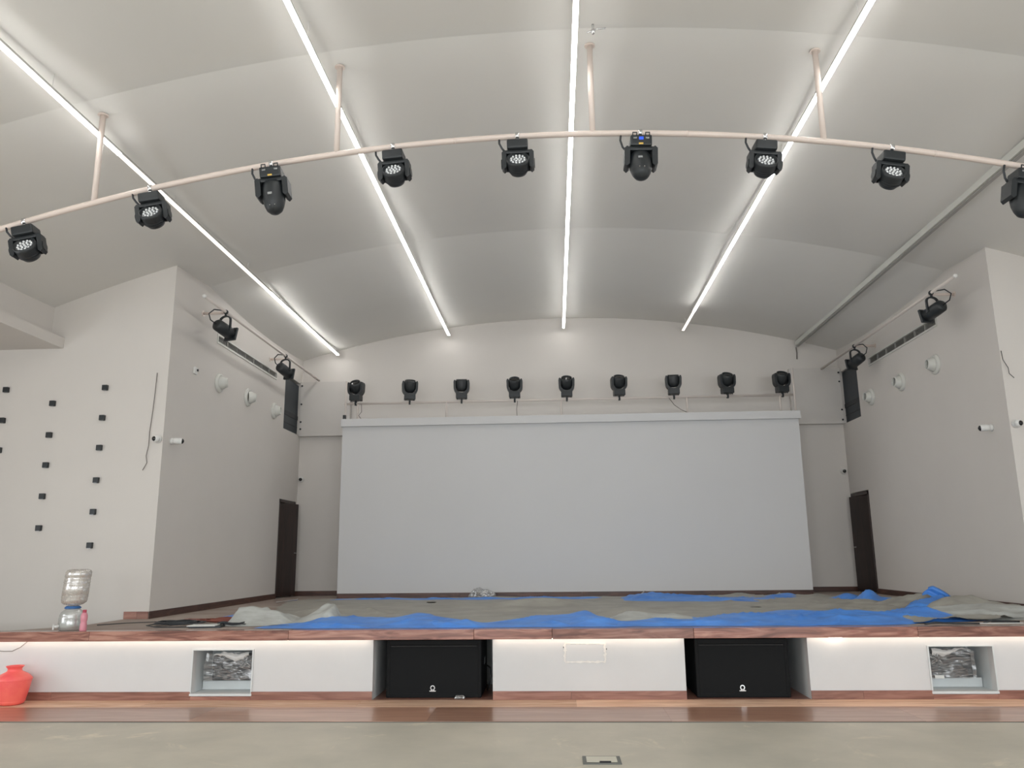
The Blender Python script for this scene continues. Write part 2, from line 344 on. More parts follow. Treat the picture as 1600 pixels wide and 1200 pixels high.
# ------------------------------------------------------------------ stage
st = empty_struct('stage')
STAGE = [(-5.98, YF), (-5.98, 10.2), (-6.5, 9.5), (7.0, 9.5), (6.62, 10.2), (6.62, YF), (XR, YF), (XR, YB), (XL, YB), (XL, YF)]
MB().prism(STAGE, SZ-.10, SZ).build('stage_floor', M['stage'], st)
MB().prism([(-5.96, YF-.01), (-5.96, 10.2), (-5.9, 10.6), (-4.0, 10.8), (6.5, 10.8), (6.6, YF-.01)], .0, SZ-.10).build('stage_base', M['dark'], st)
front_holes = [(-4.20, -3.50, .08, .555), (-2.10, -.73, 0, .67), (1.43, 2.79, 0, .67), (4.10, 4.79, .09, .56)]
holed(MB(), HL, HR, 0, .68, front_holes, lambda mb, a, b, c, d: mb.box(a, b, 9.5, 9.6, c, d)).build('stage_front', M['front'], st)
a = MB()
for (x0, x1, z0, z1), dep in zip(front_holes, (.55, 1.1, 1.1, .55)):
    t = .03
    a.box(x0-t, x0, 9.6, 9.5+dep, 0, .67); a.box(x1, x1+t, 9.6, 9.5+dep, 0, .67)
    a.box(x0-t, x1+t, 9.5+dep, 9.5+dep+t, 0, .67); a.box(x0-t, x1+t, 9.6, 9.5+dep, z1, z1+.015)
    if z0 > 0: a.box(x0, x1, 9.6, 9.5+dep, z0-t, z0)
a.build('niche_lining', M['niche'], st)
for (x0, x1, z0, z1) in (front_holes[0], front_holes[3]):     # raised rims round the small niches
    a = MB(); a.box(x0-.012, x0+.003, 9.485, 9.4995, z0-.01, z1+.01); a.box(x1-.003, x1+.012, 9.485, 9.4995, z0-.01, z1+.01)
    a.box(x0+.003, x1-.003, 9.485, 9.4995, z1-.002, z1+.01); a.box(x0-.012, x1+.012, 9.48, 9.4995, z0-.024, z0+.001)
    a.build('niche_rim', M['niche'], st)
    a = MB(); a.box(x0+.01, x1-.01, 9.78, 10.03, z0+.001, z0+.10, .004); a.build('niche_shelf', M['niche'], st)
# polished overhanging lip made of boards
lip = empty_struct('trim_3')
xs = [HL, -7.4, -5.38, -3.05, -.93, -.05, 1.52, 3.95, 5.6, 8.0, HR]
for p, q in zip(xs, xs[1:]):
    MB().box(p+.0015, q-.0015, 9.35, 9.52, .672, SZ+.002, .004).build('board', M['lip'], lip)
# skirting boards
sk = empty_struct('baseboard_front')
for p, q in ((HL, -6.9), (-6.9, -5.84), (-5.84, -4.20), (-3.50, -2.1), (-.73, .15), (.15, 1.43), (2.79, 3.35), (3.35, 4.10), (4.79, 6.4), (6.4, HR)):
    MB().box(p+.001, q-.001, 9.485, 9.502, 0, .10, .002).build('board', M['skirt'], sk)
for q in ((-4.20, -3.50, .062), (4.10, 4.79, .072)): MB().box(q[0], q[1], 9.485, 9.502, 0, q[2]-.012, .002).build('board', M['skirt'], sk)
sk = empty_struct('baseboard_back')
for p, q in ((XL, -4.34), (4.99, XR)): MB().box(p, q, YB-.018, YB, SZ, SZ+.10, .002).build('board', M['skirt_dark'], sk)
sk = empty_struct('baseboard_left')
for p, q in ((YF, 13.2), (13.2, 15.0), (15.0, 16.36)): MB().box(XL, XL+.018, p+.001, q-.001, SZ, SZ+.10, .002).build('board', M['skirt_dark'], sk)
sk = empty_struct('baseboard_right')
for p, q in ((YF, 13.2), (13.2, 15.0), (15.0, 16.48)): MB().box(XR-.018, XR, p+.001, q-.001, SZ, SZ+.10, .002).build('board', M['skirt_dark'], sk)
sk = empty_struct('baseboard_front_left')
for p, q in ((-6.0, -5.81), (-5.81, XL-.0)): MB().box(p+.001, q-.001, YF-.02, YF, SZ, SZ+.10, .002).build('board', M['skirt'], sk)
# wooden floor border in front of the stage: oiled strip by the wall, varnished strip before it
fb = empty_struct('floor_border')
for p, q in ((HL, -7.0), (-7.0, -4.6), (-4.6, -2.2), (-2.2, .2), (.2, 2.6), (2.6, 5.0), (5.0, 7.4), (7.4, HR)):
    MB().box(p+.001, q-.001, 9.07, 9.5, 0, .009, .001).build('board', M['border_matte'], fb)
for p, q in ((HL, -6.1), (-6.1, -3.7), (-3.7, -1.3), (-1.3, 1.1), (1.1, 3.5), (3.5, 5.9), (5.9, HR)):
    MB().box(p+.0006, q-.0006, 8.32, 9.07, 0, .008, .001).build('board', M['border_gloss'], fb)
MB().box(HL, HR, 8.295, 8.322, 0, .004).build('joint', M['plate_frame'], fb)
for p, q in ((-2.10, -.73), (1.43, 2.79)): MB().box(p, q, 9.5, 10.6, 0, .008).build('niche_floor', M['skirt'], fb)
# ------------------------------------------------------------------ projection screen wall
scr = thing('projection_screen', 'huge white projection screen box standing at the back of the stage', 'screen', (.31, 16.2, SZ))
a = MB(); a.box(-4.65, 4.65, 0, 1.28, .09, 3.5); a.build('screen_face', M['screen'], scr)
a = MB(); a.box(-4.67, 4.68, -.07, 1.28, 3.44, 3.60, .004); a.build('screen_cornice', M['screen'], scr)
for p, q in ((-4.65, -2.2), (-2.2, .2), (.2, 2.7), (2.7, 4.65)):
    MB().box(p+.001, q-.001, -.012, 0.01, 0, .098, .002).build('skirting_board', M['skirt_dark'], scr)
# cover panels beside the screen
for x0, x1, z0, z1, side in ((XL+.01, -4.50, 4.22, 5.45, 'left'), (5.20, XR-.01, 4.29, 5.52, 'right')):
    p = thing('cover_panel', 'square painted cover panel high on the back wall, %s of the screen' % side, 'panel', ((x0+x1)/2, YB, z0))
    hw = (x1-x0)/2
    MB().box(-hw, hw, -.14, -.02, 0, z1-z0, .003).build('board', M['panel'], p)
    s = -1 if side == 'left' else 1
    for z in ((.16, .32, .72, 1.14) if side == 'left' else (.08, .30, .92, 1.12)): MB().lathe([(.018, 0), (.022, .012), (.014, .03)], (s*(hw-.04), -.14, z), (0, -1, 0), 8).build('fixing_knob', M['black'], p)

# ------------------------------------------------------------------ ceiling light lines
STR = [(-4.81, 6.05), (-2.29, 6.45), (.30, 6.56), (2.95, 6.43), (5.43, 6.01)]
snames = ['leftmost glowing white light line along the ceiling', 'second glowing light line from the left on the ceiling', 'central glowing light line, straight above the stage', 'rightmost glowing white light line on the ceiling', 'unlit grey light line at the right side of the ceiling']
for i, ((x, z), lb) in enumerate(zip(STR, snames)):
    lit = i < 4
    t = thing('ceiling_light_line', lb, 'light', (x, 0, z), group='light lines running along the ceiling')
    MB().box(-.02, .02, -9.6, 17.36, .02, .055).build('housing', M['profile'], t)
    segs = [(-9.6, 17.34, 'strip')]
    if i == 0: segs = [(-9.6, 8.05, 'strip'), (8.05, 12.9, 'strip_dim'), (12.9, 17.34, 'strip')]
    if i == 3: segs = [(-9.6, 15.9, 'strip'), (15.9, 17.34, 'strip_dim')]
    for y0_, y1_, mk in segs: MB().box(-.026, .026, y0_+.001, y1_-.001, 0, .02, .004).build('diffuser', M[mk] if lit else M['strip_off'], t)
    MB().box(-.028, .028, 17.34, 17.37, -.001, .045).build('end_cap', M['profile'], t)
    if not lit:
        MB().box(-.055, .03, -9.6, 17.36, .021, .115).build('housing_cover', M['nozzle'], t)
    yy = -8.5
    while yy < 17.4:
        MB().tube([(0, yy, .05), (0, yy, arc_z(x, yy, apex_at(yy))-z)], .004, 6).build('hanger', M['ceiling'], t)
        yy += 2.55
tag(MB().tube([(5.43, 17.47, 6.03), (5.44, 17.48, 5.9), (5.43, 17.485, 5.76)], .012, 6).build('hanging_wire', M['wire_grey']), 'short grey wire dangling below the end of the unlit light line', 'wire')
# warm LED line tucked under the stage lip
led = thing('led_strip', 'warm glowing LED strip tucked under the stage lip', 'light', (0, 9.45, .664))
for p, q in ((HL, -2.13), (-.72, 1.42), (2.80, HR)): MB().box(p, q, -.008, .008, 0, .006).build('strip', M['led'], led)
MB().box(3.02, 3.16, -.02, .01, -.012, 0).build('bright_segment', M['led'], led)

# ------------------------------------------------------------------ curved front lighting pipe
PA, PC, PX = 5.86, 0.0249, .11
def pz(x): return PA-PC*(x-PX)**2
pipe = thing('lighting_pipe', 'long arched cream lighting pipe hanging across the hall in front of stage', 'pipe', (0, 7.6, 0))
MB().tube([(x/4, 0, pz(x/4)) for x in range(-29, 31)], .031, 12).build('rail', M['pipe'], pipe)
for x in (-7.1, -4.77, -2.2, .48, 2.82, 5.2):
    zt = arc_z(x, 7.6, apex_at(7.6))
    a = MB(); a.tube([(x, 0, pz(x)), (x, 0, zt)], .03, 12); stm = a.build('drop_rod', M['pipe'], pipe)
    MB().lathe([(.055, 0), (.055, .012)], (x, 0, zt-.012), seg=16).build('flange', M['pipe'], stm)
for x in (-6.3, 1.45, 3.9, -.95): MB().lathe([(.0325, -.01), (.0325, .01)], (x, 0, pz(x)), (1, 0, -2*PC*(x-PX)), 12).build('sleeve', M['pipe'], pipe)
sp = thing('ceiling_sprinkler', 'small grey sprinkler fitting on the ceiling above the arched pipe', 'sprinkler', (.50, 7.28, arc_z(.5, 7.28, 6.915)))
MB().tube([(0, 0, .0), (0, 0, -.09)], .013).lathe([(.02, 0), (.026, -.02), (.012, -.05)], (0, 0, -.07), seg=10).build('stem', M['chrome'], sp)
MB().tube([(0, 0, -.07), (.13, 0, -.06)], .007).build('arm', M['chrome'], sp); MB().tube([(0, 0, -.09), (-.06, .0, -.10)], .007).build('arm', M['chrome'], sp)

# ---- moving head fixtures (origin on the pipe axis, hanging along -z, audience towards -y)
def arm_poly(x0, x1, z0, z1, c):
    return [(x0+c, z0), (x1-c, z0), (x1, z0+c), (x1, z1-c), (x1-c, z1), (x0+c, z1), (x0, z1-c), (x0, z0+c)]
def clamp(root, up=1):
    a = MB(); a.lathe([(.036, -.02), (.041, -.016), (.041, .016), (.036, .02)], (0, 0, 0), (1, 0, 0), 12); a.box(-.014, .014, -.02, .02, -.07*up if up > 0 else .03, -.03*up if up > 0 else .07)
    c = a.build('clamp', M['chrome'], root)
    MB().box(-.03, .03, -.025, .025, -.085 if up > 0 else .05, -.05 if up > 0 else .085, .004).build('bracket', M['black'], c)
def base_part(root, zt, zb, w=.108, d=.095):
    a = MB(); zs = (zb, zt)
    a.box(-w, w, -d, d, zs[0], zs[1], .016); b = a.build('base', M['black'], root)
    return b
def lens_cluster(parent, o, ax, r):
    q = Vector((0, 0, 1)).rotation_difference(Vector(ax).normalized()); o = Vector(o)
    MB().lathe([(r, 0), (r, .004)], o, ax, 24).build('lens_plate', M['lens'], parent)
    a = MB()
    for n, rr in ((1, 0), (6, .38), (12, .76)):
        for k in range(n):
            an = 2*math.pi*k/n+(.26 if n == 12 else 0)
            a.lathe([(r*.15, 0), (r*.13, .012), (r*.06, .019), (.001, .021)], o+q@Vector((rr*r*math.cos(an), rr*r*math.sin(an), .003)), ax, 8)
    a.build('led_lenses', M['led_lens'], parent)['kind'] = 'stuff'
def wash_head(label, loc, rot, tilt=30):
    t = thing('moving_wash_light', label, 'stage light', loc, rot, 'stage lights hanging on the arched pipe')
    clamp(t)
    b = base_part(t, -.075, -.175)
    a = MB(); a.plate(arm_poly(-.165, -.118, -.385, -.18, .022), -.055, .055); a.plate(arm_poly(.118, .165, -.385, -.18, .022), -.055, .055)
    a.box(-.155, .155, -.05, .07, -.215, -.175, .012).box(-.14, .14, .045, .075, -.365, -.19, .012)
    a.lathe([(.05, 0), (.05, .006)], (-.167, 0, -.31), (-1, 0, 0), 14).lathe([(.05, 0), (.05, .006)], (.167, 0, -.31), (1, 0, 0), 14)
    a.build('yoke', M['black'], t)
    ax = Vector((0, -math.cos(math.radians(tilt)), math.sin(math.radians(tilt)))); c = Vector((0, -.01, -.33))
    a = MB(); a.lathe([(.0, -.115), (.05, -.11), (.085, -.09), (.106, -.05), (.112, 0), (.1165, .05), (.1165, .085), (.104, .087), (.096, .055), (0, .055)], c, ax, 28, cap=False)
    h = a.build('head', M['black'], t)
    for k in range(3):
        MB().lathe([(.1075, -.045+k*.02), (.1145, -.041+k*.02), (.1105, -.035+k*.02)], c, ax, 28, cap=False).build('cooling_fin', M['black'], h)
    lens_cluster(h, c+ax*.058, ax, .092)
    MB().tube([(-.19, .0, -.025), (-.19, .005, -.07), (-.165, .01, -.12), (-.13, .02, -.165)], .011, 8).build('power_cable', M['cable'], t)
    return t
def beam_head(label, loc, rot, lean=0, display=False):
    t = thing('moving_beam_light', label, 'stage light', loc, rot, 'stage lights hanging on the arched pipe')
    clamp(t)
    b = base_part(t, -.07, -.185, .11, .10)
    for sx in (-1, 1): MB().tube([(sx*.085, -.09, -.075), (sx*.085, -.09, -.04), (sx*.045, -.09, -.04), (sx*.045, -.09, -.075)], .007, 6).build('carry_handle', M['black'], b)
    MB().box(-.025, .02, -.104, -.098, -.178, -.16, .001).build('sticker', M['yellow'], b)
    MB().box(-.08, -.045, -.104, -.098, -.115, -.098, .001).build('label_plate', M['label'], b); MB().box(.045, .08, -.104, -.098, -.115, -.098, .001).build('label_plate', M['label'], b)
    if display: MB().box(-.022, .022, -.104, -.098, -.125, -.095, .001).build('display', M['display'], b)
    a = MB(); a.plate(arm_poly(-.168, -.112, -.40, -.185, .024), -.085, .085); a.plate(arm_poly(.112, .168, -.40, -.185, .024), -.085, .085)
    a.box(-.15, .15, -.07, .07, -.225, -.18, .014); a.build('yoke', M['black'], t)
    an = math.radians(lean); ax = Vector((0, -math.sin(an), -math.cos(an))); c = Vector((0, -.0, -.34))
    h = MB().lathe([(.0, -.14), (.07, -.14), (.10, -.12), (.114, -.06), (.118, 0), (.114, .08), (.10, .14), (.080, .19), (.048, .22), (0, .23)], c, ax, 26, cap=False).build('head', M['black'], t)
    q = Vector((0, 0, 1)).rotation_difference(ax)
    mt = Matrix.Translation(c+ax*.05+Vector((0, -.0, 0))) @ Matrix.Rotation(-an, 4, 'X')
    MB().box(-.035, .01, -.122, -.112, -.012, .012, .001, mt).build('label_plate', M['label'], h)
    mt2 = Matrix.Translation(c+ax*.17) @ Matrix.Rotation(-an, 4, 'X')
    for sx in (-.03, .02): MB().box(sx, sx+.01, -.094, -.07, -.004, .004, 0, mt2).build('screw', M['chrome'], h)
    MB().tube([(-.20, .0, -.02), (-.205, .0, -.08), (-.18, .01, -.15), (-.13, .03, -.2)], .011, 8).build('power_cable', M['cable'], t)
    return t
ordn = ['first', 'second', 'third', 'fourth', 'fifth', 'sixth', 'seventh', 'eighth', 'ninth']
hx = [-5.50, -4.17, -2.89, -1.60, -.30, .97, 2.23, 3.48, 4.75]
w0 = None
for i, x in enumerate(hx):
    rot = (0, math.atan(2*PC*(x-PX))*.85, math.radians([6, 4, 4, -2, 0, 0, 2, 3, 4][i])); loc = (x, 7.6, pz(x))
    if i in (2, 5, 8):
        lb = {2: 'black egg-shaped beam light hanging down, third from left on the arched pipe', 5: 'black beam light with blue display, sixth from left on the arched pipe', 8: 'black beam light cut by right picture edge, last on the arched pipe'}[i]
        beam_head(lb, loc, rot, {2: 4, 5: 28, 8: 16}[i], i == 5)
    else:
        lb = 'black wash light with round LED lens, %s from left on the arched pipe' % ordn[i]
        if w0 is None: w0 = wash_head(lb, loc, rot)
        else: dup(w0, loc, rot, lb)

# ------------------------------------------------------------------ truss rail above the screen with nine upright heads
RZ = 4.79
rail = thing('lighting_rail', 'thin cream rail on posts standing above the projection screen', 'rail', (0, 16.6, 0))
MB().tube([(-4.42, 0, RZ-.01), (5.05, 0, RZ)], .024, 10).build('rail', M['pipe_pale'], rail)
for x in (-4.13, -2.23, .2, 2.82, 4.74): MB().tube([(x, 0, 4.382), (x, 0, RZ)], .022, 8).build('post', M['pipe_pale'], rail)
for x, z1 in ((-4.335, 5.23), (4.975, 5.31)): MB().tube([(x, -.22, 4.382), (x, -.22, z1)], .02, 8).build('end_pole', M['pipe_pale'], rail)
def up_head(label, loc, rz, tilt):
    t = thing('moving_head_light', label, 'stage light', loc, (0, 0, rz), 'upright stage lights on the rail above the screen')
    a = MB(); a.lathe([(.03, -.02), (.033, 0), (.03, .02)], (0, 0, 0), (1, 0, 0), 12).box(-.02, .02, -.02, .02, -.045, .07).build('clamp', M['black'], t)
    b = base_part(t, .175, .055, .118, .10)
    MB().box(-.02, .02, -.094, -.088, .12, .135).build('label_plate', M['label'], b)
    for sx in (-1, 1): MB().tube([(sx*.08, -.05, .06), (sx*.088, -.06, .03)], .01, 6).build('foot', M['black'], b)
    a = MB()
    # U-shaped yoke with an open cradle below the head
    N = 14; out = []; inn = []
    for k in range(N+1):
        an = math.pi+math.pi*k/N; out.append((.166*math.cos(an), .285+.15*math.sin(an))); inn.append((.122*math.cos(an), .295+.112*math.sin(an)))
    poly = out+[(.170, .41), (.158, .45), (.135, .455), (.122, .43)]+inn[::-1]+[(-.122, .43), (-.135, .455), (-.158, .45), (-.170, .41)]
    a.plate(poly, -.085, .085); a.build('yoke', M['black'], t)
    tr = math.radians(tilt); ax = Vector((0, -math.cos(tr), math.sin(tr))); c = Vector((0, 0, .35))
    h = MB().lathe([(.0, -.138), (.07, -.132), (.108, -.10), (.125, -.04), (.128, .03), (.125, .09), (.112, .13), (.106, .13), (.103, .105), (0, .105)], c, ax, 26, cap=False).build('head', M['black'], t)
    MB().lathe([(.102, 0), (.07, .012), (.0, .018)], c+ax*.103, ax, 20).build('lens', M['black_gloss'], h)
    return t
ux = [-4.18, -3.02, -1.91, -.78, .32, 1.42, 2.56, 3.67, 4.8]
uh = {}
tilts = [48, 66, 78, 52, 52, 58, 78, 56, 56]
rzs = [-8, 14, 4, 0, 0, 6, -4, 9, 6]
for i, x in enumerate(ux):
    lb = 'black upright moving-head light, %s from left on the rail above the screen' % ordn[i]
    key = tilts[i]
    loc = (x, 16.6, RZ); rz = math.radians(rzs[i])
    if key in uh: dup(uh[key], loc, (0, 0, rz), lb)
    else: uh[key] = up_head(lb, loc, rz, tilts[i])
for nm, pts, lb in (('rail_cable', [(-4.05, 16.57, 4.77), (-4.04, 16.56, 4.6), (-4.10, 16.56, 4.52), (-3.99, 16.56, 4.38)], 'thin dark cable hanging below the leftmost upright light'),
                    ('rail_cable', [(-.72, 16.57, 4.77), (-.74, 16.56, 4.6), (-.73, 16.56, 4.38)], 'thin dark cable hanging below the fourth upright light'),
                    ('rail_cable', [(2.45, 16.57, 4.77), (2.55, 16.56, 4.62), (2.68, 16.56, 4.52), (2.80, 16.56, 4.46)], 'thin dark cable looping to the post right of centre')):
    tag(MB().tube(pts, .007, 6).build(nm, M['wire_grey']), lb, 'cable')
tag(MB().box(-4.335, -4.275, 16.16, 16.22, 4.381, 4.47, .008).build('power_adapter', M['black']), 'tiny black plug on the top left corner of the screen', 'plug')

# ------------------------------------------------------------------ side pipes with profile spotlights
def par_can(label, loc, rot):
    t = thing('spotlight', label, 'spotlight', loc, rot); t.scale = (1.12, 1.12, 1.12)
    MB().lathe([(.03, -.02), (.034, 0), (.03, .02)], (0, 0, 0), (0, 1, 0), 12).box(-.012, .012, -.012, .012, -.07, -.02).build('clamp', M['black'], t)
    # yoke: a flat inverted U
    N = 10; out = []; inn = []
    for k in range(N+1):
        an = math.pi*k/N; out.append((.105*math.cos(an), -.13+.075*math.sin(an))); inn.append((.082*math.cos(an), -.13+.053*math.sin(an)))
    a = MB(); a.plate([(.105, -.28)]+out+[(-.105, -.28), (-.082, -.28)]+inn[::-1]+[(.082, -.28)], -.014, .014); a.build('yoke', M['black'], t)
    ax = Vector((0, .97, -.22)).normalized(); c = Vector((0, 0, -.27))
    h = MB().lathe([(0, -.19), (.06, -.188), (.086, -.16), (.09, -.05), (.09, .13), (.0, .13)], c, ax, 20, cap=False).build('can', M['black'], t)
    q = Matrix.Translation(c+ax*.14) @ Vector((0, 1, 0)).rotation_difference(ax).to_matrix().to_4x4()
    MB().box(-.098, .098, -.015, .02, -.098, .098, .006, q).build('gel_frame', M['black'], h)
    MB().lathe([(.075, 0), (.0, .006)], c+ax*.162, ax, 18).build('lens', M['lens'], h)
    for sx in (-1, 1): MB().lathe([(.02, 0), (.02, .025)], c+Vector((sx*.08, 0, 0)), (sx, 0, 0), 10).build('tilt_knob', M['black'], t)
    MB().tube([c-ax*.19, (-.0, -.30, -.20), (0, -.34, -.12), (0, -.24, -.03), (0, -.08, .0)], .009, 8).build('power_cable', M['cable'], t)
    return t
for side, xp, xw, s in (('left', -5.25, XL, 1), ('right', 5.9, XR, -1)):
    p = thing('side_pipe', 'straight cream pipe bracketed to the %s stage side wall' % side, 'pipe', (xp, 0, 5.50))
    MB().tube([(0, 11.38, 0), (0, 17.45, 0)], .024, 10).build('rail', M['pipe_pale'], p)
    MB().lathe([(0, -.022), (.02, -.018), (.031, 0), (.031, .015), (.024, .02)], (0, 11.37, 0), (0, 1, 0), 14, cap=False).build('end_cap', M['white_plastic'], p)
    for y in (12.25, 15.4):
        b = MB().tube([(0, y, 0), (xw-xp, y, .0)], .022, 10).build('bracket', M['pipe'], p)
        MB().lathe([(.05, 0), (.05, .008)], (xw-xp, y, 0), (s, 0, 0), 14).build('bracket_flange', M['pipe'], b)
for i, (x, y, rz, lb) in enumerate(((-5.25, 12.2, -18, 'black spotlight at the near end of the left side pipe'), (-5.25, 15.15, -14, 'black spotlight at the far end of the left side pipe, by dark opening'),
                                   (5.9, 12.15, 18, 'black spotlight at the near end of the right side pipe'), (5.9, 15.4, 14, 'black spotlight at the far end of the right side pipe, by dark opening'))):
    if i == 0: pc = par_can(lb, (x, y, 5.5), (0, 0, math.radians(rz)))
    else: dup(pc, (x, y, 5.5), (0, 0, math.radians(rz)), lb)

# ------------------------------------------------------------------ wall grilles, jet nozzles, ducts
def wall_grille(side, x, y0, y1, z0, z1, s):
    g = thing('air_grille', 'long slim air grille let into the %s stage side wall' % side, 'grille', (x, y0, z0)); L = y1-y0; H = z1-z0
    b = sorted((-s*.10, -s*.115)); MB().box(b[0], b[1], 0, L, 0, H).build('backing', M['grille_back'], g)
    a = MB(); f = sorted((0, s*.012))
    a.box(f[0], f[1], -.035, 0, -.035, H+.03); a.box(f[0], f[1], L, L+.02, -.035, H+.03); a.box(f[0], f[1], 0, L, -.035, 0); a.box(f[0], f[1], 0, L, H, H+.025)
    a.build('frame', M['nozzle'], g)
    n = 7
    for k in range(n):
        a = MB(); ya, yb = L*k/n+.012, L*(k+1)/n-.012
        for j in range(6):
            zz = H*(j+.5)/6; q = sorted((-s*.05, -s*.015)); a.box(q[0], q[1], ya, yb, zz-.003, zz+.003)
        a.build('louvre_panel', M['grille'], g)['kind'] = 'stuff'
        if k: q = sorted((-s*.06, -s*.002)); MB().box(q[0], q[1], L*k/n-.012, L*k/n+.012, 0, H).build('divider', M['grille'], g)
wall_grille('left', XL, 12.88, 15.80, 5.20, 5.30, 1)
wall_grille('right', XR, 12.93, 15.78, 5.21, 5.33, -1)
def nozzle(label, loc, s, turn):
    t = thing('jet_nozzle', label, 'air nozzle', loc, group='round air jet nozzles on the stage side walls')
    MB().lathe([(.165, 0), (.168, .012), (.155, .035), (.13, .05), (.122, .05), (.118, .02), (.118, 0)], (0, 0, 0), (s, 0, 0), 32, cap=False).build('flange', M['nozzle'], t)
    ax = Vector((s*math.cos(turn), math.sin(turn), .05)).normalized(); c = Vector((s*.02, 0, 0))
    b = MB().lathe([(.118, -.02), (.119, .03), (.108, .065), (.088, .095), (.080, .125), (.072, .125), (.076, .09), (.085, .05)], c, ax, 28, cap=False).build('barrel', M['nozzle'], t)
    MB().lathe([(.082, .05), (0, .052)], c, ax, 20).build('throat', M['grille'], b)
    return t
nl = ['nearest', 'middle', 'farthest']
for k, (y, z, tn) in enumerate(((13.03, 4.51, .35), (14.33, 4.51, .60), (15.75, 4.51, .15))): nozzle('white round air nozzle on the left stage side wall, %s of three' % nl[k], (XL, y, z), 1, tn)
for k, (y, z, tn) in enumerate(((13.11, 4.58, .05), (14.43, 4.57, -.05), (15.83, 4.57, -.12))): nozzle('white round air nozzle on the right stage side wall, %s of three' % nl[k], (XR, y, z), -1, tn)
for side, s, x, y0, z0 in (('left', -1, XL, 16.37, 4.25), ('right', 1, XR, 16.46, 4.29)):
    d = thing('air_duct', 'dark metal duct seen inside the %s wall opening' % side, 'duct', (x+s*.15, y0, z0))
    q = sorted((-s*.11, s*.7)); L = 1.02 if side == 'left' else .93
    MB().box(q[0], q[1], .006, L, .42, 1.12).build('duct_upper', M['duct'], d)
    MB().box(q[0]-.01, q[1]+.01, .004, L+.002, .33, .42).build('flange', M['duct_dark'], d)
    MB().box(q[0], q[1], .006, L, .006, .33).build('duct_lower', M['duct'], d)
    MB().box(q[0]-.006, q[1]+.006, .005, L+.001, .16, .175).build('seam', M['duct_dark'], d)

# ------------------------------------------------------------------ security cameras, wires, switch
def dome_cam(label, loc, axis, eye):
    t = thing('security_camera', label, 'camera', loc)
    ax = Vector(axis); MB().lathe([(.058, 0), (.058, .02), (.05, .035), (.045, .05)], (0, 0, 0), ax, 24).build('mount', M['white_plastic'], t)
    e = Vector(eye).normalized(); c = ax*.07
    b = MB().lathe([(0, -.052), (.03, -.045), (.048, -.02), (.052, 0), (.047, .02), (.036, .035)], c, e, 22, cap=False).build('eyeball', M['white_plastic'], t)
    MB().lathe([(.036, .034), (.028, .048), (.012, .056), (0, .057)], c, e, 18, cap=False).build('lens', M['black_gloss'], b)
def bullet_cam(label, loc, axis, d):
    t = thing('security_camera', label, 'camera', loc)
    ax = Vector(axis); e = Vector(d).normalized()
    MB().lathe([(.05, 0), (.05, .025), (.03, .05), (.02, .08)], (0, 0, 0), ax, 20).build('mount', M['white_plastic'], t)
    c = ax*.10
    b = MB().lathe([(0, -.07), (.035, -.065), (.046, -.04), (.048, .05), (.044, .06)], c, e, 22, cap=False).build('housing', M['white_plastic'], t)
    MB().lathe([(.044, .055), (.034, .075), (.014, .088), (0, .09)], c, e, 18, cap=False).build('lens', M['black_gloss'], b)
dome_cam('white ball security camera left of the left wall corner', (-5.72, YF, 3.29), (0, -1, 0), (-.45, -1, -.05))
bullet_cam('white bullet security camera on the left stage side wall corner', (XL, 11.50, 3.30), (1, 0, 0), (.8, .3, -.05))
dome_cam('white ball security camera on the right front wall', (6.38, YF, 3.29), (0, -1, 0), (.35, -1, -.05))
bullet_cam('white bullet security camera on the right stage side wall corner', (XR, 11.70, 3.31), (-1, 0, 0), (-.8, .2, -.05))
dome_cam('small ball camera on back wall left of the screen', (-5.57, YB, 3.27), (0, -1, 0), (.25, -1, -.1))
dome_cam('small ball camera on back wall right of the screen', (6.20, YB, 3.27), (0, -1, 0), (-.15, -1, -.1))
sw = thing('wall_switch', 'tiny white switch box on the left stage side wall', 'switch', (XL, 12.09, 4.5))
MB().box(0, .03, -.05, .05, -.05, .06, .006).build('box', M['white_plastic'], sw); MB().box(.03, .05, .015, .045, .0, .035, .003).build('button', M['black'], sw)
tag(MB().tube([(-5.81, 11.235, 4.28), (-5.815, 11.23, 4.0), (-5.83, 11.235, 3.7), (-5.85, 11.235, 3.4), (-5.845, 11.23, 3.2), (-5.87, 11.23, 3.05), (-5.85, 11.23, 2.95), (-5.90, 11.22, 2.84)], .005, 6).build('wall_wire', M['wire_grey']), 'thin grey wire running down the left front wall', 'wire')
tag(MB().tube([(6.285+.03, 11.235, 4.33), (6.32, 11.23, 4.2), (6.37, 11.22, 4.08), (6.38, 11.23, 4.0), (6.42, 11.2, 3.93)], .0045, 6).build('wall_wire', M['black']), 'short dark wire poking from the right front wall', 'wire')
# black square lamps on the left front wall
cols = [('column nearest the stage', -6.575, [4.07, 3.62, 3.18, 2.71, 2.26, 1.79]), ('middle column', -7.35, [3.85, 3.38, 2.94, 2.49, 2.04]), ('column by left picture edge', -8.085, [4.07, 3.61, 3.17])]
wl = None
for cn, x, zs in cols:
    for k, z in enumerate(zs):
        lb = 'small black square wall lamp, %s from top in the %s' % (ordn[k], cn)
        if wl is None:
            wl = thing('wall_lamp', lb, 'lamp', (x, YF, z), group='small black square lamps on the left wall')
            MB().box(-.038, .038, -.05, 0, -.04, .04, .005).build('body', M['black'], wl); MB().box(-.025, .025, -.052, -.01, -.044, -.038).build('lens_slot', M['lens'], wl)
        else: dup(wl, (x, YF, z), (0, 0, 0), lb)


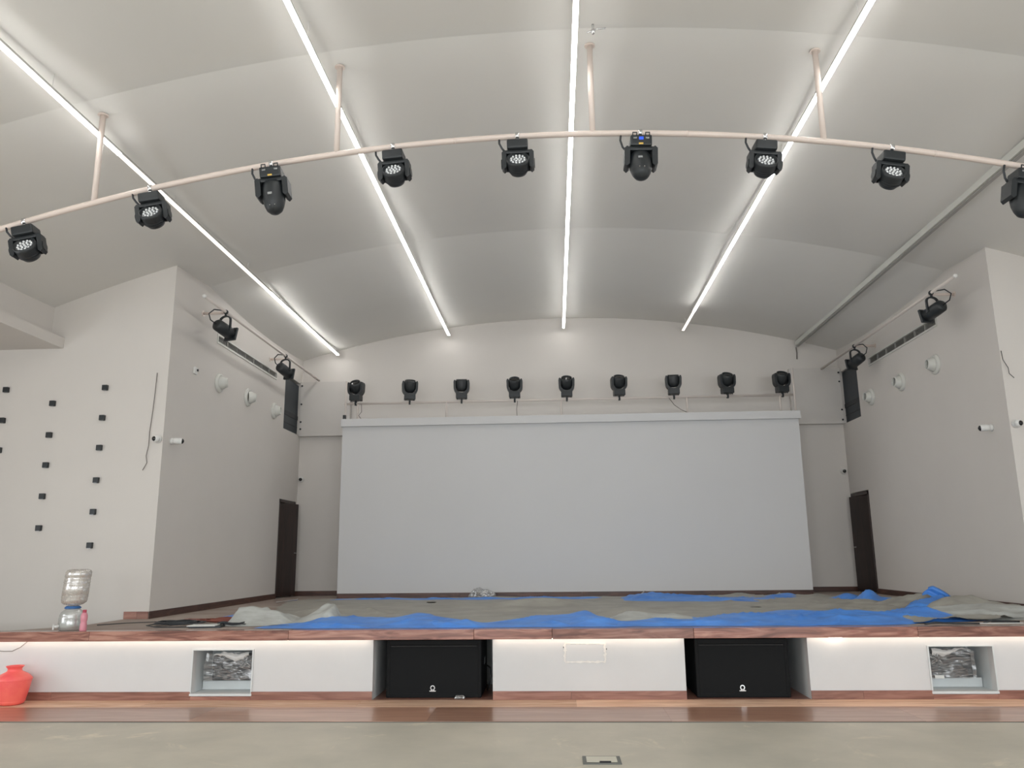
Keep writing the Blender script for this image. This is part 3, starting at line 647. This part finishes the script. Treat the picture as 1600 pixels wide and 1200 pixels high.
# ------------------------------------------------------------------ subwoofers
def subwoofer(label, x0, x1, y):
    W = x1-x0; D = .8; H = .635
    t = thing('subwoofer', label, 'speaker', (x0, y, .009))
    MB().box(0, W, .03, D, 0, H, .022).build('cabinet', M['sub_black'], t)
    a = MB(); a.box(.02, W-.02, .002, .05, 0, .05, .010); a.box(.02, W-.02, .002, .05, H-.065, H, .012); a.box(0, .045, 0, .05, 0, H, .012); a.box(W-.045, W, 0, .05, 0, H, .012)
    a.build('front_frame', M['sub_black'], t)
    g = MB().box(.04, W-.04, .006, .04, .045, H-.06).build('grille', M['sub_black'], t)
    MB().box(.05, W-.05, .004, .013, H-.075, H-.066, .002).build('top_ridge', M['black_gloss'], g)
    cx = W*.49; a = MB()
    N = 24
    for k in range(N):
        an, bn = 2*math.pi*k/N, 2*math.pi*(k+1)/N
        if abs(((an+bn)/2-1.5*math.pi)) < .12: continue
        a.plate([(cx+.018*math.cos(an), .108+.018*math.sin(an)), (cx+.027*math.cos(an), .108+.027*math.sin(an)), (cx+.027*math.cos(bn), .108+.027*math.sin(bn)), (cx+.018*math.cos(bn), .108+.018*math.sin(bn))], .004, .013)
    a.box(cx-.036, cx+.036, .004, .013, .068, .078); a.box(cx-.02, cx-.008, .004, .013, .078, .09); a.box(cx+.008, cx+.02, .004, .013, .078, .09)
    a.build('ring_logo', M['led_lens'], t)
    MB().box(W-.004, W+.006, .30, .48, .32, .40, .003).build('side_handle', M['black_gloss'], t)
subwoofer('large black subwoofer in the niche left of stage centre', -1.97, -.87, 9.62)
subwoofer('large black subwoofer in the niche right of stage centre', 1.56, 2.60, 9.60)
tag(MB().tube([(-.84, 10.1, .02), (-.80, 9.85, .10), (-.77, 9.8, .22), (-.79, 9.9, .3), (-.84, 10.1, .3)], .008, 6).build('speaker_cable', M['cable']), 'black loop of cable beside the left subwoofer', 'cable')
# ------------------------------------------------------------------ wrapped monitor speakers in the small niches
def crumple(p, amp, sc, seed=0):
    v = noise.noise_vector(Vector(p)*sc+Vector((seed, seed*1.7, 0)))
    v2 = noise.noise_vector(Vector(p)*sc*2.7+Vector((seed, 0, seed)))
    return Vector(p)+amp*v+amp*.45*v2
def wrapped(label, x0, x1, z0, z1, side):
    cx = (x0+x1)/2+(.03 if side < 0 else -.02); W = .25; zb = z0+.105
    t = thing('wrapped_speaker', label, 'speaker', (cx, 9.80, zb))
    MB().box(-W, W, -.06, .2, .0, .28, .02).build('cabinet', M['black'], t)
    MB().box(-W+.02, W-.02, -.068, -.05, .02, .26, .008).build('grille', M['duct_dark'], t)
    a = MB()
    for (hx, hz0, hz1, hy0, hy1) in ((W+.025, -.005, .315, -.10, .215),):
        r = bmesh.ops.create_cube(a.bm, size=1)
        for v in r['verts']: v.co = Vector((v.co.x*2*hx, (hy0+hy1)/2+v.co.y*(hy1-hy0), (hz0+hz1)/2+v.co.z*(hz1-hz0)))
    bmesh.ops.subdivide_edges(a.bm, edges=a.bm.edges[:], cuts=15, use_grid_fill=True)
    for v in a.bm.verts:
        k = crumple(v.co, .034, 4.2, side*3.1); k.z = max(k.z, -.002); k.y = min(k.y, .21); v.co = k
        if side < 0 and k.x < -W+.03 and k.y < 0: v.co.x -= .05*(1-(k.z/.3))+.02; v.co.y -= .03
    o = a.build('plastic_wrap', M['film'], t)
    a = MB()
    sgn = 1 if side < 0 else -1      # gathered, taped corner of the bag
    def gat(u, v):
        an = 2*math.pi*u; rr = .012+.06*v*(1+.45*math.sin(an*5)); return Vector((sgn*.17+rr*math.cos(an), -.13-.015*math.sin(an*7)+.02*v, .22+rr*.9*math.sin(an)))
    a.grid(gat, 40, 5); a.build('gathered_corner', M['white_plastic'] if False else M['film_thin'], t)
    MB().grid(lambda u, v: Vector((-.21+.42*u, -.112-.02*math.sin(3*v)+.008*math.sin(17*u), .315-.075*v*(.55+.45*math.sin(4.2*u+side))+.012*math.sin(9*u+side)+.015*noise.noise(Vector((u*9, v*4, side))))), 30, 5).build('foam_sheet', M['white_plastic'], t)
    if side > 0: MB().box(-.20, -.10, -.115, -.11, .0, .035, 0).build('paper_label', M['paper'], t)
wrapped('black speaker wrapped in clear plastic in the small left niche', -4.20, -3.50, .08, .555, -1)
wrapped('black speaker wrapped in clear plastic in the small right niche', 4.10, 4.79, .09, .56, 1)
# patched plate on the stage front
pp = thing('wall_patch', 'rectangular plastered patch on the stage front between the subwoofers', 'patch', (.09, 9.5, .41))
MB().box(.012, .438, -.006, 0, .008, .188).build('plate', M['front'], pp)
a = MB()
def rag(k, sd): return .003+.010*abs(noise.noise(Vector((k*.9, sd, .3))))*2
for sd, (p, q) in enumerate((((0, 0), (.45, 0)), ((0, .2), (.45, .2)), ((0, 0), (0, .2)), ((.45, 0), (.45, .2)))):
    n = 16; up = []; dn = []
    for k in range(n+1):
        t = k/n; x = p[0]+(q[0]-p[0])*t; z = p[1]+(q[1]-p[1])*t; r1 = rag(k, sd*3.1); r2 = rag(k, sd*5.7+9)
        if p[0] == q[0]: up.append((x-r1*1.3, z)); dn.append((x+r2*1.3, z))
        else: up.append((x, z+r1)); dn.append((x, z-r2))
    a.plate(up+dn[::-1], -.008-.0012*sd, -.0005)
a.build('plaster_edge', M['plaster'], pp)
MB().box(-.02, -.012, -.005, 0, .15, .165).build('screw_hole', M['dark'], pp); MB().box(.465, .473, -.005, 0, .13, .145).build('screw_hole', M['dark'], pp)
# floor box
fx = thing('floor_box', 'open metal floor box with pale lid in the concrete floor', 'floor box', (.335, 6.83, 0))
a = MB(); a.box(-.15, .15, -.12, -.10, 0, .008); a.box(-.15, .15, .10, .12, 0, .008); a.box(-.15, -.12, -.10, .10, 0, .008); a.box(.12, .15, -.10, .10, 0, .008); a.build('frame', M['plate_frame'], fx)
MB().box(-.12, .12, -.06, .10, .001, .010, .001).build('lid', M['plate'], fx); MB().box(-.12, .12, -.10, -.06, 0, .002).build('opening', M['dark'], fx); MB().box(-.02, .07, -.075, -.055, .002, .012).build('finger_slot', M['dark'], fx)
# ------------------------------------------------------------------ wire by the LED, red pot
tag(MB().tube([(-6.18, 9.47, .665), (-6.26, 9.47, .60), (-6.36, 9.475, .555), (-6.46, 9.475, .555), (-6.7, 9.475, .57)], .004, 6).build('loose_wire', M['wire_grey']), 'thin loose wire hanging under the stage lip above the red pot', 'wire')
pt = thing('water_pot', 'red plastic water pot standing on the floor at the left edge', 'pot', (-6.15, 9.25, .009))
MB().lathe([(.0, 0), (.10, 0), (.125, .012), (.135, .03), (.168, .17), (.185, .27), (.184, .283), (.14, .325), (.09, .35), (.074, .362), (.072, .385), (.088, .405), (.094, .41), (.092, .415), (.082, .41), (.066, .385), (.066, .365)], seg=40, cap=False).build('body', M['red_pot'], pt)
MB().lathe([(.134, .03), (.140, .037), (.138, .045)], seg=40, cap=False).build('moulded_ring', M['red_pot'], pt)
MB().lathe([(.183, .262), (.190, .268), (.184, .276)], seg=40, cap=False).build('moulded_ring', M['red_pot'], pt)
# ------------------------------------------------------------------ water dispenser, pink bottle
ws = thing('water_dispenser', 'upturned clear water jar on round dispenser base at stage edge', 'dispenser', (-5.73, 9.56, SZ+.003))
b = MB().lathe([(.0, 0), (.125, 0), (.135, .012), (.14, .06), (.14, .14), (.132, .155), (.137, .165), (.118, .205), (.085, .235), (.075, .25)], seg=36, cap=False).build('base_bowl', M['jar2'], ws)
MB().lathe([(0, .01), (.12, .01), (.128, .06), (.128, .12), (0, .12)], seg=24, cap=False).build('water', film('water_inside', (0.50, 0.56, 0.55), 0.35), b)
MB().lathe([(.02, 0), (.018, .03), (.012, .05)], (-.085, -.11, .05), (-.5, -.8, 0), 10).box(-.125, -.11, -.165, -.145, .015, .075, .003).build('tap', M['white_plastic'], ws)
MB().lathe([(.07, .243), (.09, .247), (.092, .256), (.072, .275)], seg=28, cap=False).build('collar', M['blue_cap'], ws)
jm = MB().lathe([(.035, .25), (.05, .278), (.10, .292), (.135, .318), (.142, .35), (.140, .375), (.146, .385), (.140, .397), (.143, .40), (.143, .525), (.137, .535), (.147, .548), (.139, .562), (.142, .59), (.136, .60), (.144, .61), (.143, .665), (.128, .69), (.09, .70), (0, .69)], seg=40, cap=False)
for v in jm.bm.verts: v.co.x += (v.co.z-.25)*.075
j = jm.build('jar', M['jar'], ws)
pb = thing('drinking_bottle', 'pink plastic bottle beside the water dispenser on stage edge', 'bottle', (-5.50, 9.42, SZ+.003))
MB().lathe([(0, 0), (.036, 0), (.039, .01), (.037, .08), (.031, .10), (.037, .12), (.038, .17), (.028, .20), (.02, .208)], seg=24, cap=False).build('body', M['pink'], pb)
MB().lathe([(.022, .207), (.022, .238), (0, .24)], seg=18, cap=False).build('cap', mat('pink_cap', (.45, .06, .10), .4, noise_amt=.1), pb)

# ------------------------------------------------------------------ tarpaulins
def nz(x, y, s, seed=0): return noise.noise(Vector((x*s+seed, y*s-seed, seed*.37)))
def ridgen(x, y, s, seed=0): return 1-abs(noise.noise(Vector((x*s+seed, y*s, seed))))*2.2
def interp(tab, x):
    if x <= tab[0][0]: return tab[0][1]
    for (a, va), (b, vb) in zip(tab, tab[1:]):
        if x <= b: t = (x-a)/(b-a); t = t*t*(3-2*t); return va+(vb-va)*t
    return tab[-1][1]
def inside(poly, x, y):
    c = False; n = len(poly)
    for i in range(n):
        (x1, y1), (x2, y2) = poly[i], poly[(i+1) % n]
        if (y1 > y) != (y2 > y) and x < (x2-x1)*(y-y1)/(y2-y1)+x1: c = not c
    return c
tarp = thing('tarpaulin', 'big grey and blue tarpaulin spread crumpled over the stage floor', 'tarpaulin', (0, 0, SZ))
OUT = [(-3.75, 10.0), (-3.9, 11.3), (-4.5, 13.2), (-4.95, 15.2), (-4.6, 15.9), (0, 15.95), (3.6, 15.9), (5.4, 15.3), (6.0, 13.2), (6.1, 11.2), (5.9, 10.3), (4.3, 9.75), (-3.2, 9.8)]
def sheet_h(x, y):
    h = .012+.02*max(0, ridgen(x*.5, y, .9, 3))**4+.015*nz(x, y, 1.6, 5)
    h += .05*math.exp(-((y-12.1-.12*x-.25*nz(x, 0, 1.2, 2))/.10)**2)*max(0, nz(x, 3, .7, 9)+.25)      # long crease
    h += .11*math.exp(-((x+.3)/.75)**2-((y-13.4-.35*x)/.22)**2)+.12*math.exp(-((x-.95)/.5)**2-((y-11.0)/.3)**2)
    wr = interp([(2.4, 0), (4.2, 1)], x); h += wr*(.05*max(0, ridgen(x, y, 1.7, 8))**2)
    return max(.006, h)
a = MB(); x0, x1, y0, y1 = -5.1, 6.15, 9.7, 16.0
def sf(u, v):
    x = x0+(x1-x0)*u; y = y0+(y1-y0)*v; jx = .12*nz(x, y, 1.3, 11); jy = .10*nz(x, y, 1.5, 17)
    return Vector((min(6.2, x+jx), min(15.98, y+jy), sheet_h(x, y)))
holes = [(-3.0, 12.4, .16, .06), (2.95, 12.3, .13, .05), (-2.2, 14.4, .10, .07), (.1, 12.6, .05, .05)]
a.grid(sf, 230, 130, skip=lambda u, v: (not inside(OUT, x0+(x1-x0)*u, y0+(y1-y0)*v)) or any(abs((x0+(x1-x0)*u-h[0])/h[2])+abs((y0+(y1-y0)*v-h[1])/h[3]) < 1 for h in holes))
a.build('grey_sheet', M['tarp_grey'], tarp, recalc=False)
def fold(name, m, path, seed=0, n=None, parent=tarp, fl=0.004, wr=1.0, sc=3.2):
    """path: list of (x, y_near, y_ridge, y_far, height) along x: a crumpled turned-over edge"""
    n = n or int((path[-1][0]-path[0][0])/.022); K = 30
    tabs = [[(p[0], p[k]) for p in path] for k in range(1, 5)]
    a = MB()
    def f(u, v):
        x = path[0][0]+(path[-1][0]-path[0][0])*u
        yn, yr, yf, h = [interp(t, x) for t in tabs]
        end = min(1, min(u, 1-u)*14)
        y = yn+(yf-yn)*v
        if y < yr: s_ = (y-yn)/max(.01, yr-yn)
        else: s_ = (yf-y)/max(.01, yf-yr)
        s_ = max(0, min(1, s_)); prof = s_**.8
        rn = max(0, ridgen(x*.6+.5*y, y-.35*x, sc, seed))**2
        c1 = max(0, 1-2.6*abs(noise.noise(Vector(((x*.9+y*2.0)*1.15, (x-y)*.45, seed+.5)))))**3
        c2 = max(0, 1-2.6*abs(noise.noise(Vector(((x*1.2-y*1.7)*1.3, (x+y)*.4, seed+7.5)))))**3
        z = fl+.76*h*end*prof*(.90+.25*nz(x, y, 1.5, seed))+wr*(.032*c1+.024*c2+.003*nz(x, y, 9, seed)-.012)*end*min(1, s_*2.5)*(.45+3.4*h)
        return Vector((x+.05*nz(x, y, 2.5, seed+4), y+.06*nz(x, y, 2.3, seed+9)*(1 if v > 0 else .6), max(fl, z)))
    a.grid(f, n, K); return a.build(name, m, parent, recalc=False)
# front turned-over blue edge: heights follow the humps seen along the stage front
fold('blue_fold', M['tarp_blue'], [(-3.55, 9.62, 9.9, 10.2, .05), (-3.1, 9.6, 9.95, 10.4, .07), (-2.75, 9.6, 10.1, 10.6, .16), (-2.4, 9.6, 10.1, 10.6, .12), (-2.05, 9.55, 10.0, 10.5, .11), (-1.65, 9.55, 10.1, 10.6, .16), (-1.2, 9.55, 10.0, 10.4, .09),
    (-.85, 9.55, 9.9, 10.3, .05), (-.5, 9.55, 10.0, 10.5, .10), (-.15, 9.55, 10.1, 10.6, .15), (.12, 9.55, 10.1, 10.6, .19), (.32, 9.55, 10.1, 10.6, .25), (.52, 9.55, 10.0, 10.4, .14), (.75, 9.55, 9.85, 10.2, .05), (1.2, 9.58, 9.95, 10.4, .07), (1.7, 9.58, 10.0, 10.7, .08), (2.1, 9.58, 10.1, 10.9, .13), (2.8, 9.58, 10.2, 11.2, .17), (3.4, 9.58, 10.2, 11.0, .15), (3.9, 9.6, 10.2, 10.8, .15), (4.3, 9.85, 10.25, 10.8, .21), (4.7, 9.95, 10.3, 10.7, .19), (5.05, 10.05, 10.3, 10.55, .05)], seed=2)
fold('blue_fold', M['tarp_blue'], [(-3.45, 9.56, 9.8, 9.95, .03), (-2.6, 9.55, 9.75, 9.9, .07), (-1.9, 9.55, 9.8, 9.95, .05), (-1.3, 9.55, 9.72, 9.85, .08), (-.6, 9.55, 9.78, 9.95, .05), (.1, 9.55, 9.75, 9.95, .08), (.9, 9.56, 9.7, 9.85, .05), (1.7, 9.56, 9.8, 10.0, .09), (2.6, 9.56, 9.75, 9.95, .06), (3.3, 9.58, 9.8, 10.05, .10), (4.0, 9.62, 9.8, 10.0, .05)], seed=15)
fold('grey_fold', M['tarp_pale'], [(-4.1, 9.95, 10.3, 10.7, .22), (-3.85, 9.9, 10.3, 10.9, .29), (-3.5, 9.95, 10.3, 10.9, .20), (-3.2, 10.1, 10.4, 10.8, .06)], seed=21)
fold('grey_fold', M['tarp_pale'], [(-3.25, 10.0, 10.5, 11.2, .06), (-2.95, 10.0, 10.4, 10.9, .28), (-2.8, 9.95, 10.3, 10.7, .30), (-2.65, 10.1, 10.3, 10.6, .08)], seed=33)
fold('grey_fold', M['tarp_pale'], [(.6, 9.95, 10.3, 10.8, .05), (.95, 9.95, 10.4, 10.9, .15), (1.35, 10.0, 10.4, 10.8, .12), (1.9, 10.1, 10.4, 10.8, .04)], seed=41)
fold('grey_fold', M['tarp_pale'], [(3.9, 10.2, 10.8, 11.5, .05), (4.5, 10.1, 10.7, 11.4, .14), (5.3, 10.1, 10.7, 11.4, .18), (6.0, 10.0, 10.7, 11.4, .21), (6.27, 10.1, 10.7, 11.3, .17)], seed=47)
fold('grey_fold', M['tarp_grey'], [(-3.9, 11.6, 12.0, 12.5, .05), (-3.3, 11.4, 11.8, 12.4, .14), (-2.7, 11.4, 11.8, 12.2, .10), (-2.2, 11.5, 11.8, 12.1, .03)], seed=51)
# blue edges lying at the back and left
fold('blue_fold', M['tarp_blue'], [(-5.0, 15.2, 15.4, 15.7, .02), (-3.4, 15.3, 15.5, 15.8, .05), (-1.2, 15.2, 15.5, 15.8, .04), (1.2, 15.0, 15.4, 15.9, .05)], seed=5)
fold('blue_fold', M['tarp_blue'], [(1.1, 14.6, 15.1, 15.6, .05), (1.6, 14.3, 15.0, 15.6, .16), (2.1, 14.3, 14.9, 15.5, .14), (2.9, 14.1, 14.6, 15.1, .08), (3.5, 14.0, 14.5, 15.2, .08), (4.1, 14.3, 14.8, 15.5, .14), (4.5, 14.8, 15.1, 15.5, .03)], seed=7)
fold('blue_fold', M['tarp_blue'], [(-4.6, 10.9, 11.1, 11.4, .04), (-4.2, 10.8, 11.1, 11.5, .09), (-3.9, 10.8, 11.1, 11.4, .03)], seed=9)
# right-hand heap: bunched grey and blue folds
fold('grey_fold', M['tarp_grey'], [(3.4, 13.2, 13.8, 14.5, .05), (4.0, 13.0, 13.6, 14.4, .15), (4.6, 12.7, 13.3, 14.0, .12), (5.1, 12.5, 13.0, 13.5, .05)], seed=61, sc=5)
fold('grey_fold', M['tarp_grey'], [(4.7, 11.9, 12.4, 13.2, .06), (5.1, 11.9, 12.5, 13.3, .22), (5.45, 11.9, 12.5, 13.3, .32), (5.8, 11.8, 12.3, 12.9, .18), (6.2, 11.6, 12.0, 12.5, .08)], seed=67, sc=5)
fold('grey_fold', M['tarp_grey'], [(4.9, 11.1, 11.6, 12.2, .06), (5.3, 11.1, 11.6, 12.2, .22), (5.7, 11.1, 11.6, 12.1, .25), (6.1, 11.1, 11.5, 12.0, .15), (6.25, 11.2, 11.5, 11.8, .1)], seed=71, sc=5)
for path, sd in (([(4.75, 13.1, 13.5, 13.9, .05), (5.0, 13.1, 13.5, 14.0, .26), (5.2, 13.1, 13.5, 13.9, .12), (5.6, 13.0, 13.3, 13.6, .05)], 81),
                 ([(4.5, 13.9, 14.2, 14.6, .03), (4.9, 13.7, 14.1, 14.6, .15), (5.25, 13.9, 14.2, 14.5, .04)], 83),
                 ([(5.15, 12.0, 12.3, 12.6, .04), (5.35, 11.9, 12.2, 12.6, .16), (5.6, 12.0, 12.3, 12.5, .06)], 85),
                 ([(4.75, 11.3, 11.6, 11.9, .06), (5.1, 11.4, 11.8, 12.2, .24), (5.35, 11.5, 11.8, 12.1, .27), (5.5, 11.5, 11.8, 12.1, .05)], 87),
                 ([(5.6, 11.8, 12.0, 12.3, .05), (5.8, 11.7, 12.0, 12.4, .2), (6.0, 11.8, 12.0, 12.3, .05)], 89)):
    fold('blue_fold', M['tarp_blue'], path, seed=sd, sc=5)
# blue flap standing up from the heap
a = MB()
def flap(u, v):
    px = 5.36+.34*u; pz_ = .29-.22*u**1.1; wz = (v-.5)*.15
    if u < .15: pz_ -= .05*(1-u/.15)
    return Vector((px+wz*.75, 12.30-.10*math.sin(3*u)+.04*math.sin(6*v)+.05*(v-.5), max(.02, pz_+wz*.75)))
a.grid(flap, 18, 8); fp = a.build('standing_flap', M['tarp_blue'], tarp, recalc=False)
so = fp.modifiers.new('thickness', 'SOLIDIFY'); so.thickness = .006

# ------------------------------------------------------------------ loose things on the stage
pbag = thing('plastic_bag', 'crumpled thin plastic bag against the screen skirting at stage back', 'bag', (-1.42, 15.93, SZ+.02))
a = MB(); bmesh.ops.create_icosphere(a.bm, subdivisions=4, radius=1)
for v in a.bm.verts: v.co = crumple(Vector((v.co.x*.26, v.co.y*.13, max(0, v.co.z*.13+.03))), .05, 9, 4); v.co.z = max(0, v.co.z)
a.build('bag_film', M['film_thin'], pbag)
def coil(cx, cy, r, n, seed, z=.02, ell=.6):
    random.seed(seed); pts = []
    N = n*14
    for k in range(N):
        an = 2*math.pi*k/14; rr = r*(1+.22*math.sin(k*.37)+.12*random.uniform(-1, 1)*.4)
        pts.append((cx+rr*math.cos(an)+.03*math.sin(k*.13), cy+rr*ell*math.sin(an)+.02*math.cos(k*.21), SZ+z+.03*(k/N)+.006*math.sin(k*1.7)))
    return pts
tag(MB().tube(coil(-4.70, 10.15, .24, 9, 3, ell=.8), .007, 6).build('cable_coil', M['cable']), 'large dark coil of cable lying left on the stage', 'cable')
tag(MB().tube(coil(-4.30, 10.55, .26, 5, 5, ell=.7), .009, 6).build('cable_coil', M['cable_red']), 'tangle of reddish brown cable behind the dark coil', 'cable')
tag(MB().tube(coil(-3.92, 9.98, .16, 3, 8, ell=.6), .007, 6).build('cable_coil', M['cable']), 'small loose loop of dark cable beside the white card', 'cable')
tag(MB().tube([(-5.75, 10.15, SZ+.01), (-5.5, 10.45, SZ+.01), (-5.2, 10.6, SZ+.01), (-4.9, 10.55, SZ+.012), (-4.75, 10.4, SZ+.02), (-4.98, 10.15, SZ+.02), (-4.99, 9.9, SZ+.02), (-4.8, 9.75, SZ+.012), (-4.4, 9.78, SZ+.01)], .006, 6).build('loose_cable', M['cable']), 'single dark cable trailing left from the coil on stage', 'cable')
tag(MB().tube([(-4.3, 11.0, SZ+.02), (-4.1, 11.15, SZ+.05), (-3.95, 10.9, SZ+.03), (-3.75, 10.6, SZ+.08), (-3.9, 10.2, SZ+.02), (-4.15, 10.0, SZ+.01)], .008, 6).build('loose_cable', M['cable']), 'dark cable curving beside the tarpaulin left end', 'cable')
rc = MB()
rc.grid(lambda u, v: Vector((-5.02+.5*u+.03*nz(u, v, 3, 1), 10.75+.4*v, SZ+.008+.05*max(0, nz(u*.5, v*.4, 7, 2))*min(1, 6*min(u, 1-u, v, 1-v)))), 24, 18)
tag(rc.build('red_cloth', mat('red_cloth', (.30, .10, .08), .8, noise_amt=.4, scale=8)), 'faded red cloth scrap lying behind the cable coil', 'cloth')
wc = thing('white_card', 'white flat card box lying near the stage edge beside coiled cable', 'card', (-4.22, 9.84, SZ))
MB().box(-.19, .14, -.13, .13, .022, .03, .001, Matrix.Rotation(.12, 4, 'Z')).build('top_sheet', M['paper'], wc)
MB().box(-.17, .20, -.11, .15, .0, .022, .002, Matrix.Rotation(.12, 4, 'Z')).build('dark_case', M['black'], wc)
tag(MB().tube([(-5.05, 15.95, SZ+.01), (-4.95, 15.6, SZ+.02), (-5.1, 14.9, SZ+.012), (-5.0, 14.6, SZ+.03)], .012, 6).build('door_wire', M['wire_white']), 'pale wire scrap lying by the left stage door', 'wire')
for pts, lb in (([(4.15, 9.62, SZ+.008), (4.3, 9.68, SZ+.02), (4.5, 9.63, SZ+.008), (4.75, 9.62, SZ+.008)], 'dark cable scrap on stage edge, left of the others at right'),
                ([(4.85, 9.72, SZ+.01), (5.0, 9.80, SZ+.03), (5.15, 9.74, SZ+.02), (5.3, 9.82, SZ+.01), (5.0, 9.86, SZ+.01)], 'dark tangled cable scrap on stage edge near right picture edge')):
    tag(MB().tube(pts, .010, 6).build('cable_scrap', M['cable']), lb, 'cable')
tag(MB().tube([(4.75, 9.65, SZ+.008), (5.25, 9.66, SZ+.008)], .006, 6).build('white_rod', M['white_plastic']), 'thin white rod on the stage edge at right', 'rod')
tag(MB().tube([(1.55, 15.75, SZ+.02), (1.7, 15.85, SZ+.12)], .008, 6).build('pale_stick', M['wire_white']), 'short pale stick leaning behind the blue tarpaulin fold', 'stick')
a = MB(); bmesh.ops.create_icosphere(a.bm, subdivisions=3, radius=1)
for v in a.bm.verts: v.co = crumple(Vector((v.co.x*.06, v.co.y*.035, max(0, v.co.z*.035))), .02, 22, 2)+Vector((-1.12, 9.57, .012)); v.co.z = max(.01, v.co.z)
tag(a.build('plastic_scrap', M['film_thin']), 'clear plastic scrap at the foot of the left subwoofer', 'scrap')
